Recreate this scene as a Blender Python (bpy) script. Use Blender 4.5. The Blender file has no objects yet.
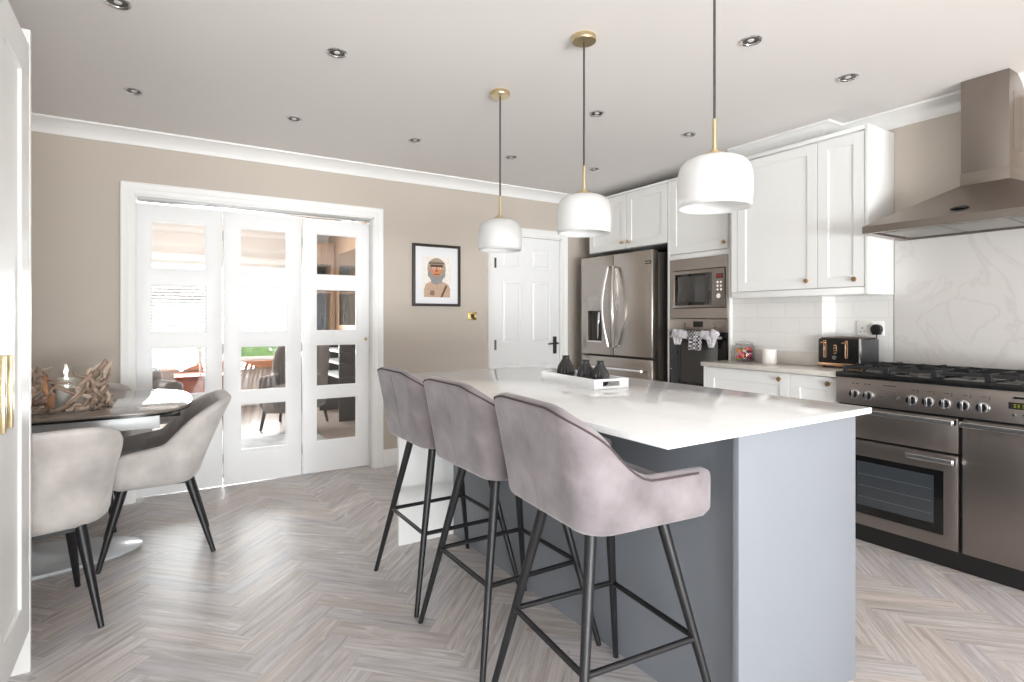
import bpy, bmesh, math, random
from mathutils import Vector, Matrix, noise
R = math.radians
PI = math.pi
random.seed(7)
scene = bpy.context.scene
COL = scene.collection

# ------------------------------------------------------------------ camera, world, lights, exposure
cam_data = bpy.data.cameras.new('camera')
cam = bpy.data.objects.new('camera', cam_data)
COL.objects.link(cam)
cam.location = (0, 0, 1.19)
cam.rotation_euler = (R(90), 0, -R(32.3256))
cam_data.sensor_width = 36
cam_data.lens = 561.0 / 1024 * 36
cam_data.shift_y = -22.0 / 1024
cam_data.clip_start = 0.02
scene.camera = cam

vs = scene.view_settings
vs.view_transform = 'Standard'
vs.look = 'None'
vs.exposure = 0.9
vs.gamma = 1.0
vs.use_curve_mapping = False

world = bpy.data.worlds.new('world')
scene.world = world
world.use_nodes = True
bg = world.node_tree.nodes['Background']
bg.inputs[0].default_value = (0.88, 0.94, 1.0, 1)
bg.inputs[1].default_value = 1.15


def area(name, loc, rot, sx, sy, power, col):
    d = bpy.data.lights.new(name, 'AREA')
    d.shape = 'RECTANGLE'
    d.size, d.size_y = sx, sy
    d.energy = power
    d.color = col
    o = bpy.data.objects.new(name, d)
    COL.objects.link(o)
    o.location = loc
    o.rotation_euler = rot
    return o


# daylight entering by the patio doors behind the camera and by the lounge window, plus added fill lamps
area('patio_daylight', (0.4, -4.75, 1.25), (R(84), 0, 0), 5.4, 2.1, 20, (0.90, 0.955, 1.0))
area('ceiling_fill', (0.1, -5.2, 0.3), (R(128), 0, 0), 4.4, 1.4, 545, (0.985, 0.99, 1.0))  # added fill tilted upward to brighten the ceiling
area('added_top_fill', (1.3, -2.45, 2.58), (0, 0, 0), 2.8, 1.3, 6, (0.97, 0.98, 1.0))  # weak added fill through the made-up roof light
area('added_left_fill', (-2.5, -1.55, 1.15), (0, R(-96), 0), 2.1, 3.6, 7, (0.95, 0.975, 1.0))  # added fill for left-facing fronts, through a made-up window
area('lounge_daylight', (0.3, 8.66, 1.35), (R(-116), 0, 0), 2.6, 1.4, 210, (0.98, 0.99, 1.0))

# ------------------------------------------------------------------ materials


def lin(c):
    return tuple(((v / 255) / 12.92 if v / 255 <= 0.04045 else ((v / 255 + 0.055) / 1.055) ** 2.4) for v in c)


MATS = {}


def mat(name, col, rough=0.5, metal=0.0, spec=0.5, bump=0.0, bscale=60, var=0.0, vscale=6.0, coat=0.0,
        stretch=None, sheen=0.0, emit=None, estr=0.0, trans=0.0):
    if name in MATS:
        return MATS[name]
    m = bpy.data.materials.new(name)
    m.use_nodes = True
    nt = m.node_tree
    b = nt.nodes['Principled BSDF']
    c = lin(col)
    b.inputs['Base Color'].default_value = (*c, 1)
    b.inputs['Roughness'].default_value = rough
    b.inputs['Metallic'].default_value = metal
    b.inputs['Specular IOR Level'].default_value = spec
    b.inputs['Coat Weight'].default_value = coat
    b.inputs['Coat Roughness'].default_value = 0.05
    b.inputs['Sheen Weight'].default_value = sheen
    if trans:
        b.inputs['Transmission Weight'].default_value = trans
    if emit:
        b.inputs['Emission Color'].default_value = (*lin(emit), 1)
        b.inputs['Emission Strength'].default_value = estr
    if bump or var:
        tc = nt.nodes.new('ShaderNodeTexCoord')
        mp = nt.nodes.new('ShaderNodeMapping')
        if stretch:
            mp.inputs['Scale'].default_value = stretch
        nt.links.new(tc.outputs['Object'], mp.inputs['Vector'])
    if bump:
        n = nt.nodes.new('ShaderNodeTexNoise')
        n.inputs['Scale'].default_value = bscale
        n.inputs['Detail'].default_value = 4
        bp = nt.nodes.new('ShaderNodeBump')
        bp.inputs['Strength'].default_value = bump
        bp.inputs['Distance'].default_value = 0.01
        nt.links.new(mp.outputs[0], n.inputs['Vector'])
        nt.links.new(n.outputs['Fac'], bp.inputs['Height'])
        nt.links.new(bp.outputs[0], b.inputs['Normal'])
    if var:
        n2 = nt.nodes.new('ShaderNodeTexNoise')
        n2.inputs['Scale'].default_value = vscale
        n2.inputs['Detail'].default_value = 5
        rp = nt.nodes.new('ShaderNodeValToRGB')
        rp.color_ramp.elements[0].position = 0.3
        rp.color_ramp.elements[1].position = 0.7
        rp.color_ramp.elements[0].color = (*[v * (1 - var) for v in c], 1)
        rp.color_ramp.elements[1].color = (*[min(1, v * (1 + var)) for v in c], 1)
        nt.links.new(mp.outputs[0], n2.inputs['Vector'])
        nt.links.new(n2.outputs['Fac'], rp.inputs['Fac'])
        nt.links.new(rp.outputs[0], b.inputs['Base Color'])
    MATS[name] = m
    return m


WALL = mat('wall_paint', (201, 191, 180), 0.8, spec=0.25, bump=0.05, bscale=180)
CEIL = mat('ceiling_paint', (238, 234, 231), 0.9, spec=0.2)
WHITE = mat('white_gloss_paint', (246, 246, 246), 0.38)
TRIM = mat('white_trim_paint', (247, 246, 244), 0.45)
CAB = mat('white_cabinet_paint', (244, 244, 242), 0.35)
ISLG = mat('grey_cabinet_paint', (133, 138, 145), 0.45)
QUARTZ = mat('white_quartz', (243, 243, 243), 0.08, var=0.02, vscale=12, spec=0.5)
QUARTZG = mat('pale_grey_quartz', (214, 208, 200), 0.14, var=0.05, vscale=18)
STEEL = mat('brushed_steel', (162, 154, 148), 0.34, 1.0, bump=0.03, bscale=40, stretch=(1, 1, 30))
STEELF = mat('fridge_steel', (172, 165, 158), 0.27, 1.0)
STEELD = mat('range_steel', (152, 144, 139), 0.36, 1.0, bump=0.02, bscale=40, stretch=(1, 30, 1))
HOODM = mat('hood_steel', (150, 141, 134), 0.36, 1.0, bump=0.02, bscale=40, stretch=(1, 30, 1))
CHROME = mat('polished_chrome', (225, 225, 225), 0.09, 1.0)
BRASS = mat('brushed_brass', (212, 194, 156), 0.28, 1.0)
KNOBM = mat('antique_brass', (188, 160, 118), 0.35, 1.0)
BLACK = mat('black_enamel', (18, 18, 19), 0.22)
BLACKG = mat('black_glass', (10, 10, 11), 0.04, spec=0.6)
IRON = mat('cast_iron', (34, 34, 36), 0.55)
LEGM = mat('black_powder_coat', (26, 26, 29), 0.42)
PLINTH = mat('black_plinth', (24, 23, 23), 0.4)
STOOLV = mat('mauve_grey_velvet', (134, 126, 129), 0.85, spec=0.2, var=0.3, vscale=9, sheen=0.35, bump=0.08, bscale=300)  # colour mottling stands in for the velvet's blotchy highlights
STOOLS = mat('mauve_grey_piping', (88, 76, 78), 0.9, spec=0.1)
CHAIRV = mat('greige_velvet', (197, 191, 187), 0.85, spec=0.2, var=0.2, vscale=8, sheen=0.3, bump=0.08, bscale=300)
CHAIRI = mat('quilted_grey_velvet', (182, 175, 172), 0.85, spec=0.2, sheen=0.3, var=0.06)
TABLE = mat('glossy_taupe_ceramic', (128, 118, 110), 0.07, var=0.1, vscale=5, coat=0.4)
TABLEU = mat('satin_silver', (205, 206, 207), 0.35, 0.2)
BASEG = mat('silver_base', (208, 212, 215), 0.3, 0.0, coat=0.25)
DRIFT = mat('driftwood', (160, 138, 122), 0.85, var=0.35, vscale=14, bump=0.4, bscale=40)
DRIFTO = mat('driftwood_warm', (178, 132, 98), 0.8, var=0.25, vscale=14, bump=0.3, bscale=40)
DRIFTP = mat('driftwood_pale', (206, 186, 168), 0.85, var=0.2, vscale=14, bump=0.3, bscale=40)
WAX = mat('cream_wax', (238, 236, 224), 0.5)
WAXW = mat('white_wax', (246, 244, 238), 0.5)
VASE = mat('black_ribbed_ceramic', (42, 40, 43), 0.27)
GREYH = mat('dark_grey_ironmongery', (84, 80, 77), 0.35, 0.9)
FRAMEB = mat('dark_brown_frame', (48, 38, 36), 0.4)
MOUNT = mat('white_paper', (238, 238, 240), 0.8)
COPPER = mat('copper_trim', (222, 182, 148), 0.25, 1.0)
PLASTW = mat('white_plastic', (238, 236, 232), 0.35)
PLASTB = mat('black_plastic', (22, 21, 22), 0.4)
GREYP = mat('charcoal_plastic', (62, 62, 63), 0.4)
CARPET = mat('pale_grey_carpet', (196, 195, 193), 0.95, spec=0.1, bump=0.5, bscale=200, var=0.06, vscale=8)
OAK = mat('oak_veneer', (178, 148, 122), 0.5, var=0.12, vscale=4, stretch=(6, 6, 0.6))
MAHOG = mat('red_brown_wood', (150, 70, 42), 0.3, var=0.15, vscale=5)
TUFT = mat('grey_plush', (112, 103, 100), 0.9, spec=0.2, sheen=0.3, var=0.1)
STRIPE = mat('pale_plush', (206, 200, 195), 0.9, spec=0.2, var=0.25, vscale=18)
BRICK = mat('washed_out_wall', (232, 226, 222), 0.9)  # brick wall paled in its colour to look overexposed
ROOFT = mat('roof_tile', (150, 120, 112), 0.9)
HEDGE = mat('hedge_leaf', (120, 150, 84), 0.8, var=0.4, vscale=20, bump=1.0, bscale=30)
LAWN = mat('lawn', (124, 146, 86), 0.9, var=0.2, vscale=5)
PATIO = mat('patio_stone', (190, 188, 184), 0.8, var=0.05)
SCREENR = mat('red_display', (60, 10, 10), 0.3, emit=(255, 60, 50), estr=0.7)
SCREENG = mat('green_display', (40, 46, 10), 0.3, emit=(190, 200, 40), estr=0.5)
BLIND = mat('white_blind_slat', (240, 240, 238), 0.6)


def glass_mat(name, tint=(1, 1, 1), ior=1.45, rough=0.0, dens=1.0):
    m = bpy.data.materials.new(name)
    m.use_nodes = True
    nt = m.node_tree
    nt.nodes.remove(nt.nodes['Principled BSDF'])
    out = nt.nodes['Material Output']
    t = nt.nodes.new('ShaderNodeBsdfTransparent')
    t.inputs[0].default_value = (*tint, 1)
    g = nt.nodes.new('ShaderNodeBsdfGlossy')
    g.inputs['Roughness'].default_value = rough
    lw = nt.nodes.new('ShaderNodeLayerWeight')
    lw.inputs[0].default_value = 0.5
    pw = nt.nodes.new('ShaderNodeMath')
    pw.operation = 'POWER'
    pw.inputs[1].default_value = 5.0
    f = nt.nodes.new('ShaderNodeMath')
    f.operation = 'MULTIPLY_ADD'
    f.inputs[1].default_value = 0.85
    f.inputs[2].default_value = 0.05 if ior > 1.4 else 0.025
    nt.links.new(lw.outputs['Facing'], pw.inputs[0])
    nt.links.new(pw.outputs[0], f.inputs[0])
    mx = nt.nodes.new('ShaderNodeMixShader')
    nt.links.new(f.outputs[0], mx.inputs[0])
    nt.links.new(t.outputs[0], mx.inputs[1])
    nt.links.new(g.outputs[0], mx.inputs[2])
    nt.links.new(mx.outputs[0], out.inputs[0])
    MATS[name] = m
    return m


GLASS = glass_mat('clear_pane_glass', (0.97, 0.98, 0.98))
JARG = glass_mat('clear_jar_glass', (0.985, 0.99, 0.99), 1.35)


def shade_mat():
    m = bpy.data.materials.new('opal_glass')
    m.use_nodes = True
    nt = m.node_tree
    b = nt.nodes['Principled BSDF']
    b.inputs['Base Color'].default_value = (0.93, 0.93, 0.925, 1)
    b.inputs['Roughness'].default_value = 0.25
    tr = nt.nodes.new('ShaderNodeBsdfTranslucent')
    tr.inputs[0].default_value = (0.95, 0.95, 0.94, 1)
    mx = nt.nodes.new('ShaderNodeMixShader')
    mx.inputs[0].default_value = 0.42
    nt.links.new(b.outputs[0], mx.inputs[1])
    nt.links.new(tr.outputs[0], mx.inputs[2])
    nt.links.new(mx.outputs[0], nt.nodes['Material Output'].inputs[0])
    return m


OPAL = shade_mat()


def marble_mat():
    m = bpy.data.materials.new('pale_marble')
    m.use_nodes = True
    nt = m.node_tree
    b = nt.nodes['Principled BSDF']
    b.inputs['Roughness'].default_value = 0.2
    tc = nt.nodes.new('ShaderNodeTexCoord')
    n = nt.nodes.new('ShaderNodeTexNoise')
    n.inputs['Scale'].default_value = 2.2
    n.inputs['Detail'].default_value = 9
    n.inputs['Distortion'].default_value = 1.6
    rp = nt.nodes.new('ShaderNodeValToRGB')
    e = rp.color_ramp.elements
    e[0].position, e[0].color = 0.475, (*lin((206, 202, 198)), 1)
    e[1].position, e[1].color = 0.525, (*lin((206, 202, 198)), 1)
    mid = rp.color_ramp.elements.new(0.5)
    mid.color = (*lin((199, 194, 190)), 1)
    nt.links.new(tc.outputs['Object'], n.inputs['Vector'])
    nt.links.new(n.outputs['Fac'], rp.inputs['Fac'])
    nt.links.new(rp.outputs[0], b.inputs['Base Color'])
    return m


MARBLE = marble_mat()


def tile_mat():
    m = bpy.data.materials.new('white_metro_tile')
    m.use_nodes = True
    nt = m.node_tree
    b = nt.nodes['Principled BSDF']
    b.inputs['Roughness'].default_value = 0.16
    tc = nt.nodes.new('ShaderNodeTexCoord')
    sp = nt.nodes.new('ShaderNodeSeparateXYZ')
    ad = nt.nodes.new('ShaderNodeMath')
    ad.operation = 'ADD'
    cb = nt.nodes.new('ShaderNodeCombineXYZ')
    br = nt.nodes.new('ShaderNodeTexBrick')
    br.inputs['Color1'].default_value = (*lin((236, 234, 231)), 1)
    br.inputs['Color2'].default_value = (*lin((232, 230, 227)), 1)
    br.inputs['Mortar'].default_value = (*lin((224, 222, 219)), 1)
    br.inputs['Scale'].default_value = 1
    br.inputs['Brick Width'].default_value = 0.2
    br.inputs['Row Height'].default_value = 0.1
    br.inputs['Mortar Size'].default_value = 0.002
    nt.links.new(tc.outputs['Object'], sp.inputs[0])
    nt.links.new(sp.outputs[0], ad.inputs[0])
    nt.links.new(sp.outputs[1], ad.inputs[1])
    nt.links.new(ad.outputs[0], cb.inputs[0])
    nt.links.new(sp.outputs[2], cb.inputs[1])
    nt.links.new(cb.outputs[0], br.inputs['Vector'])
    nt.links.new(br.outputs['Color'], b.inputs['Base Color'])
    bp = nt.nodes.new('ShaderNodeBump')
    bp.invert = True
    bp.inputs['Strength'].default_value = 0.3
    bp.inputs['Distance'].default_value = 0.003
    nt.links.new(br.outputs['Fac'], bp.inputs['Height'])
    nt.links.new(bp.outputs[0], b.inputs['Normal'])
    return m


TILE = tile_mat()


def plank_mat():
    m = bpy.data.materials.new('grey_washed_oak_plank')
    m.use_nodes = True
    nt = m.node_tree
    N, L = nt.nodes.new, nt.links.new
    b = nt.nodes['Principled BSDF']
    uv = N('ShaderNodeUVMap')
    uv.uv_map = 'plank'
    at = N('ShaderNodeAttribute')
    at.attribute_name = 'tone'

    def noi(scale, sc, det, dist, rough=0.6):
        mp = N('ShaderNodeMapping')
        mp.inputs['Scale'].default_value = (*sc, 1)
        L(uv.outputs[0], mp.inputs[0])
        n = N('ShaderNodeTexNoise')
        n.inputs['Scale'].default_value = scale
        n.inputs['Detail'].default_value = det
        n.inputs['Roughness'].default_value = rough
        n.inputs['Distortion'].default_value = dist
        L(mp.outputs[0], n.inputs['Vector'])
        return n

    def ramp(stops, src):
        r = N('ShaderNodeValToRGB')
        e = r.color_ramp.elements
        e[0].position, e[0].color = stops[0]
        e[1].position, e[1].color = stops[-1]
        for p, c in stops[1:-1]:
            k = e.new(p)
            k.color = c
        L(src, r.inputs['Fac'])
        return r

    def C(*c):
        return (*lin(c), 1)
    n1 = noi(1.0, (2.2, 40), 9, 1.2, 0.65)
    base = ramp([(0.22, C(140, 131, 127)), (0.42, C(182, 175, 171)), (0.58, C(205, 200, 197)), (0.76, C(223, 220, 219))], n1.outputs['Fac'])
    # cathedral figure: dark pores and limed rings, in patches only
    n2 = noi(1.0, (1.3, 9), 2, 0.0)
    w = N('ShaderNodeMath')
    w.operation = 'MULTIPLY'
    w.inputs[1].default_value = 60.0
    L(n2.outputs['Fac'], w.inputs[0])
    sn = N('ShaderNodeMath')
    sn.operation = 'SINE'
    L(w.outputs[0], sn.inputs[0])
    n3 = noi(1.0, (1.8, 6), 3, 0.0)
    patch = ramp([(0.52, (0, 0, 0, 1)), (0.68, (1, 1, 1, 1))], n3.outputs['Fac'])
    lime = N('ShaderNodeMath')
    lime.operation = 'MULTIPLY'
    lim = ramp([(0.55, (0, 0, 0, 1)), (0.95, (0.75, 0.75, 0.75, 1))], sn.outputs[0])
    L(lim.outputs[0], lime.inputs[0])
    L(patch.outputs[0], lime.inputs[1])
    m1 = N('ShaderNodeMix')
    m1.data_type = 'RGBA'
    L(lime.outputs[0], m1.inputs[0])
    L(base.outputs[0], m1.inputs[6])
    m1.inputs[7].default_value = C(226, 224, 223)
    n4 = noi(1.0, (3.0, 90), 4, 0.6)
    pores = ramp([(0.60, (0, 0, 0, 1)), (0.74, (0.75, 0.75, 0.75, 1))], n4.outputs['Fac'])
    m2 = N('ShaderNodeMix')
    m2.data_type = 'RGBA'
    L(pores.outputs[0], m2.inputs[0])
    L(m1.outputs[2], m2.inputs[6])
    m2.inputs[7].default_value = C(140, 129, 123)
    # each board its own cast
    n5 = noi(0.35, (1, 1), 0, 0)
    tint = ramp([(0.38, C(230, 231, 236)), (0.5, C(234, 233, 233)), (0.62, C(236, 232, 230))], n5.outputs['Fac'])
    m3 = N('ShaderNodeMix')
    m3.data_type = 'RGBA'
    m3.blend_type = 'MULTIPLY'
    m3.inputs[0].default_value = 1.0
    L(m2.outputs[2], m3.inputs[6])
    L(tint.outputs[0], m3.inputs[7])
    hv = N('ShaderNodeHueSaturation')
    mr = N('ShaderNodeMapRange')
    mr.inputs[3].default_value = 1.24
    mr.inputs[4].default_value = 1.44
    L(at.outputs['Fac'], mr.inputs[0])
    L(mr.outputs[0], hv.inputs['Value'])
    L(m3.outputs[2], hv.inputs['Color'])
    L(hv.outputs[0], b.inputs['Base Color'])
    b.inputs['Roughness'].default_value = 0.42
    b.inputs['Specular IOR Level'].default_value = 0.4
    bp = N('ShaderNodeBump')
    bp.inputs['Strength'].default_value = 0.10
    bp.inputs['Distance'].default_value = 0.004
    L(n1.outputs['Fac'], bp.inputs['Height'])
    L(bp.outputs[0], b.inputs['Normal'])
    return m


PLANK = plank_mat()


def towel_mat(name, c1, c2, scale):
    m = bpy.data.materials.new(name)
    m.use_nodes = True
    nt = m.node_tree
    b = nt.nodes['Principled BSDF']
    b.inputs['Roughness'].default_value = 0.9
    tc = nt.nodes.new('ShaderNodeTexCoord')
    ck = nt.nodes.new('ShaderNodeTexChecker')
    ck.inputs['Scale'].default_value = scale
    ck.inputs['Color1'].default_value = (*lin(c1), 1)
    ck.inputs['Color2'].default_value = (*lin(c2), 1)
    nt.links.new(tc.outputs['Object'], ck.inputs['Vector'])
    nt.links.new(ck.outputs[0], b.inputs['Base Color'])
    return m


TOWELW = towel_mat('white_check_cloth', (236, 234, 236), (188, 182, 188), 90)
TOWELD = towel_mat('dark_check_cloth', (214, 210, 212), (52, 48, 52), 70)


def sweet_mat():
    m = bpy.data.materials.new('mixed_sweets')
    m.use_nodes = True
    nt = m.node_tree
    b = nt.nodes['Principled BSDF']
    b.inputs['Roughness'].default_value = 0.35
    g = nt.nodes.new('ShaderNodeNewGeometry')
    rp = nt.nodes.new('ShaderNodeValToRGB')
    rp.color_ramp.interpolation = 'CONSTANT'
    cols = [(226, 40, 120), (240, 200, 210), (236, 140, 50), (245, 245, 245), (90, 170, 60), (210, 40, 70), (70, 40, 60), (232, 80, 150)]
    e = rp.color_ramp.elements
    e[0].color = (*lin(cols[0]), 1)
    e[1].position, e[1].color = 1 / 8, (*lin(cols[1]), 1)
    for i in range(2, 8):
        k = e.new(i / 8)
        k.color = (*lin(cols[i]), 1)
    nt.links.new(g.outputs['Random Per Island'], rp.inputs['Fac'])
    nt.links.new(rp.outputs[0], b.inputs['Base Color'])
    return m


SWEET = sweet_mat()

# ------------------------------------------------------------------ mesh helpers
TOPM = {}


class MB:
    def __init__(self):
        self.bm = bmesh.new()

    def box(self, x0, x1, y0, y1, z0, z1, M=None):
        c = Vector(((x0 + x1) / 2, (y0 + y1) / 2, (z0 + z1) / 2))
        T = Matrix.Translation(c) @ Matrix.Diagonal((abs(x1 - x0), abs(y1 - y0), abs(z1 - z0), 1))
        if M is not None:
            T = M @ T
        bmesh.ops.create_cube(self.bm, size=1, matrix=T)
        return self

    def cyl(self, p0, p1, r0, r1=None, seg=20, cap=True):
        r1 = r0 if r1 is None else r1
        p0, p1 = Vector(p0), Vector(p1)
        d = p1 - p0
        q = Vector((0, 0, 1)).rotation_difference(d.normalized()).to_matrix().to_4x4()
        T = Matrix.Translation((p0 + p1) / 2) @ q
        bmesh.ops.create_cone(self.bm, cap_ends=cap, cap_tris=False, segments=seg, radius1=r0, radius2=r1, depth=d.length, matrix=T)
        return self

    def tube(self, pts, r, seg=8, closed=False, cap=True):
        pts = [Vector(p) for p in pts]
        n = len(pts)
        rs = r if isinstance(r, (list, tuple)) else [r] * n
        rings = []
        up = Vector((0.13, 0.21, 0.97)).normalized()
        for i, p in enumerate(pts):
            a = pts[(i - 1) % n] if (closed or i > 0) else p
            b = pts[(i + 1) % n] if (closed or i < n - 1) else p
            t = (b - a).normalized()
            s = t.cross(up)
            if s.length < 1e-4:
                s = t.cross(Vector((1, 0, 0)))
            s.normalize()
            w = s.cross(t).normalized()
            rings.append([self.bm.verts.new(p + (s * math.cos(2 * PI * k / seg) + w * math.sin(2 * PI * k / seg)) * rs[i]) for k in range(seg)])
        m = n if closed else n - 1
        for i in range(m):
            A, B = rings[i], rings[(i + 1) % n]
            for k in range(seg):
                self.bm.faces.new((A[k], A[(k + 1) % seg], B[(k + 1) % seg], B[k]))
        if not closed and cap:
            self.bm.faces.new(list(reversed(rings[0])))
            self.bm.faces.new(rings[-1])
        return self

    def lathe(self, prof, c=(0, 0, 0), seg=32, sx=1.0, sy=1.0, fn=None, capb=True, capt=True):
        cx, cy, cz = c
        rings = []
        for (r, z) in prof:
            ring = []
            for k in range(seg):
                a = 2 * PI * k / seg
                rr = r * (fn(a, z) if fn else 1)
                ring.append(self.bm.verts.new((cx + rr * sx * math.cos(a), cy + rr * sy * math.sin(a), cz + z)))
            rings.append(ring)
        for i in range(len(rings) - 1):
            A, B = rings[i], rings[i + 1]
            for k in range(seg):
                self.bm.faces.new((A[k], A[(k + 1) % seg], B[(k + 1) % seg], B[k]))
        if capb and prof[0][0] > 1e-6:
            self.bm.faces.new(list(reversed(rings[0])))
        if capt and prof[-1][0] > 1e-6:
            self.bm.faces.new(rings[-1])
        return self

    def prism(self, poly, axis, a, b):
        def P(u, v, w):
            return (w, u, v) if axis == 'x' else ((u, w, v) if axis == 'y' else (u, v, w))
        A = [self.bm.verts.new(P(u, v, a)) for u, v in poly]
        B = [self.bm.verts.new(P(u, v, b)) for u, v in poly]
        n = len(poly)
        self.bm.faces.new(A)
        self.bm.faces.new(list(reversed(B)))
        for i in range(n):
            self.bm.faces.new((A[i], B[i], B[(i + 1) % n], A[(i + 1) % n]))
        return self

    def ball(self, c, r, sx=1, sy=1, sz=1, seg=14):
        bmesh.ops.create_uvsphere(self.bm, u_segments=seg, v_segments=max(6, seg // 2 + 1), radius=r,
                                  matrix=Matrix.Translation(Vector(c)) @ Matrix.Diagonal((sx, sy, sz, 1)))
        return self

    def slab(self, us, vs, f, t, holes=(), panels=()):
        """a board in the (u,v) plane with through-openings and recessed panels; f(u,v,w) -> xyz, w from 0 (front) to t (back)"""
        V = {}
        for i, u in enumerate(us):
            for j, v in enumerate(vs):
                V[i, j] = self.bm.verts.new(f(u, v, 0))
        faces, pf = [], {}
        for i in range(len(us) - 1):
            for j in range(len(vs) - 1):
                um, vm = (us[i] + us[i + 1]) / 2, (vs[j] + vs[j + 1]) / 2
                if any(a < um < b and c < vm < d for a, b, c, d in holes):
                    continue
                fc = self.bm.faces.new((V[i, j], V[i + 1, j], V[i + 1, j + 1], V[i, j + 1]))
                faces.append(fc)
                for q, (a, b, c, d) in enumerate(panels):
                    if a < um < b and c < vm < d:
                        pf.setdefault(q, []).append(fc)
        w = Vector(f(us[0], vs[0], t)) - Vector(f(us[0], vs[0], 0))
        r = bmesh.ops.duplicate(self.bm, geom=faces)
        back = [g for g in r['geom'] if isinstance(g, bmesh.types.BMFace)]
        bv = {v for fc in back for v in fc.verts}
        for v in bv:
            v.co += w
        em = r['vert_map']
        edges = [e for fc in faces for e in fc.edges if len([g for g in e.link_faces if g in set(fc.edges[0].link_faces) or True]) == 1]
        done = set()
        for e in edges:
            if e in done:
                continue
            done.add(e)
            a, b = e.verts
            self.bm.faces.new((a, b, em[b], em[a]))
        bmesh.ops.reverse_faces(self.bm, faces=back)
        self.pf = pf
        self.w = w.normalized()
        return self

    def build(self, name, m, parent=None, bevel=0, seg=2, smooth=35, kind=None, recalc=True, doubles=False):
        bm = self.bm
        if doubles:
            bmesh.ops.remove_doubles(bm, verts=bm.verts, dist=1e-5)
        if recalc:
            bmesh.ops.recalc_face_normals(bm, faces=bm.faces)
        if bevel:
            ed = [e for e in bm.edges if len(e.link_faces) == 2 and e.calc_face_angle(0) > R(28)]
            if ed:
                bmesh.ops.bevel(bm, geom=ed, offset=bevel, segments=seg, profile=0.5, affect='EDGES', clamp_overlap=True)
        top = parent
        while top is not None and top.name not in TOPM and top.parent is not None:
            top = top.parent
        if top is not None and top.name in TOPM:
            bm.transform(TOPM[top.name].inverted())
        me = bpy.data.meshes.new(name)
        bm.to_mesh(me)
        bm.free()
        if smooth:
            for p in me.polygons:
                p.use_smooth = True
            me.set_sharp_from_angle(angle=R(smooth))
        if isinstance(m, (list, tuple)):
            for q in m:
                me.materials.append(q)
        else:
            me.materials.append(m)
        o = bpy.data.objects.new(name, me)
        COL.objects.link(o)
        if parent is not None:
            o.parent = parent
        if kind:
            o['kind'] = kind
        return o


def recentre(o, loc):
    """give a one-mesh thing its origin at its base"""
    o.data.transform(Matrix.Translation(-Vector(loc)))
    o.location = loc
    return o


def thing(name, label, cat, loc=(0, 0, 0), rotz=0, group=None):
    o = bpy.data.objects.new(name, None)
    o.empty_display_size = 0.1
    COL.objects.link(o)
    o.location = loc
    o.rotation_euler = (0, 0, rotz)
    TOPM[o.name] = Matrix.Translation(Vector(loc)) @ Matrix.Rotation(rotz, 4, 'Z')
    return tag(o, label, cat, group)


def tag(o, label, cat, group=None):
    o['label'] = label
    o['category'] = cat
    if group:
        o['group'] = group
    return o


def dup(root, loc, rotz=None, label=None):
    r = root.copy()
    COL.objects.link(r)
    r.location = loc
    if rotz is not None:
        r.rotation_euler = (0, 0, rotz)
    if label:
        r['label'] = label
    for ch in list(root.children):
        c = ch.copy()
        COL.objects.link(c)
        c.parent = r
        for g in list(ch.children):
            d = g.copy()
            COL.objects.link(d)
            d.parent = c
    return r


def S(o):
    o['kind'] = 'structure'
    return o


def sx(X, d=-1):   # a board standing on the plane x = X, front facing -x
    return lambda u, v, w: (X - d * w, u, v)


def sy(Y, d=-1):   # a board standing on the plane y = Y, front facing -y
    return lambda u, v, w: (u, Y - d * w, v)


def uniq(*a):
    return sorted(set(round(v, 5) for v in a))


def shaker(parent, name, m, f, u0, u1, v0, v1, t=0.022, rail=0.062, top=None, depth=0.007):
    b = MB()
    tp = rail if top is None else top
    us, vz = uniq(u0, u0 + rail, u1 - rail, u1), uniq(v0, v0 + rail, v1 - tp, v1)
    b.slab(us, vz, f, t, panels=[(us[1], us[2], vz[1], vz[2])])
    fs = b.pf[0]
    r = bmesh.ops.inset_region(b.bm, faces=fs, thickness=0.0012, depth=0)
    vv = {v for fc in fs for v in fc.verts}
    for v in vv:
        v.co += b.w * depth
    return b.build(name, m, parent, bevel=0.0012, seg=1, smooth=30)


def knob(parent, p, d, m=KNOBM, r=0.015):
    d = Vector(d)
    p = Vector(p)
    b = MB()
    b.cyl(p, p + d * 0.018, 0.006, seg=12)
    b.cyl(p + d * 0.014, p + d * 0.02, r * 0.85, r, seg=20)
    b.cyl(p + d * 0.02, p + d * 0.027, r, r * 0.8, seg=20)
    return b.build('knob', m, parent)


# ------------------------------------------------------------------ dimensions read off the photograph
YB, XB, XA, XT = 4.38, 3.685, 3.53, 3.50      # back wall, range wall, its thicker stretch, tall-unit front
CZ = 2.40
YS = 1.94                                      # where the range wall steps forward
YAL = 2.576                                    # start of the alcove with the tall units
XAL = 4.16
X0, Y0 = -2.3, -4.5                            # far left wall, patio wall

# ------------------------------------------------------------------ floor: herringbone planks in one mesh


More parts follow.
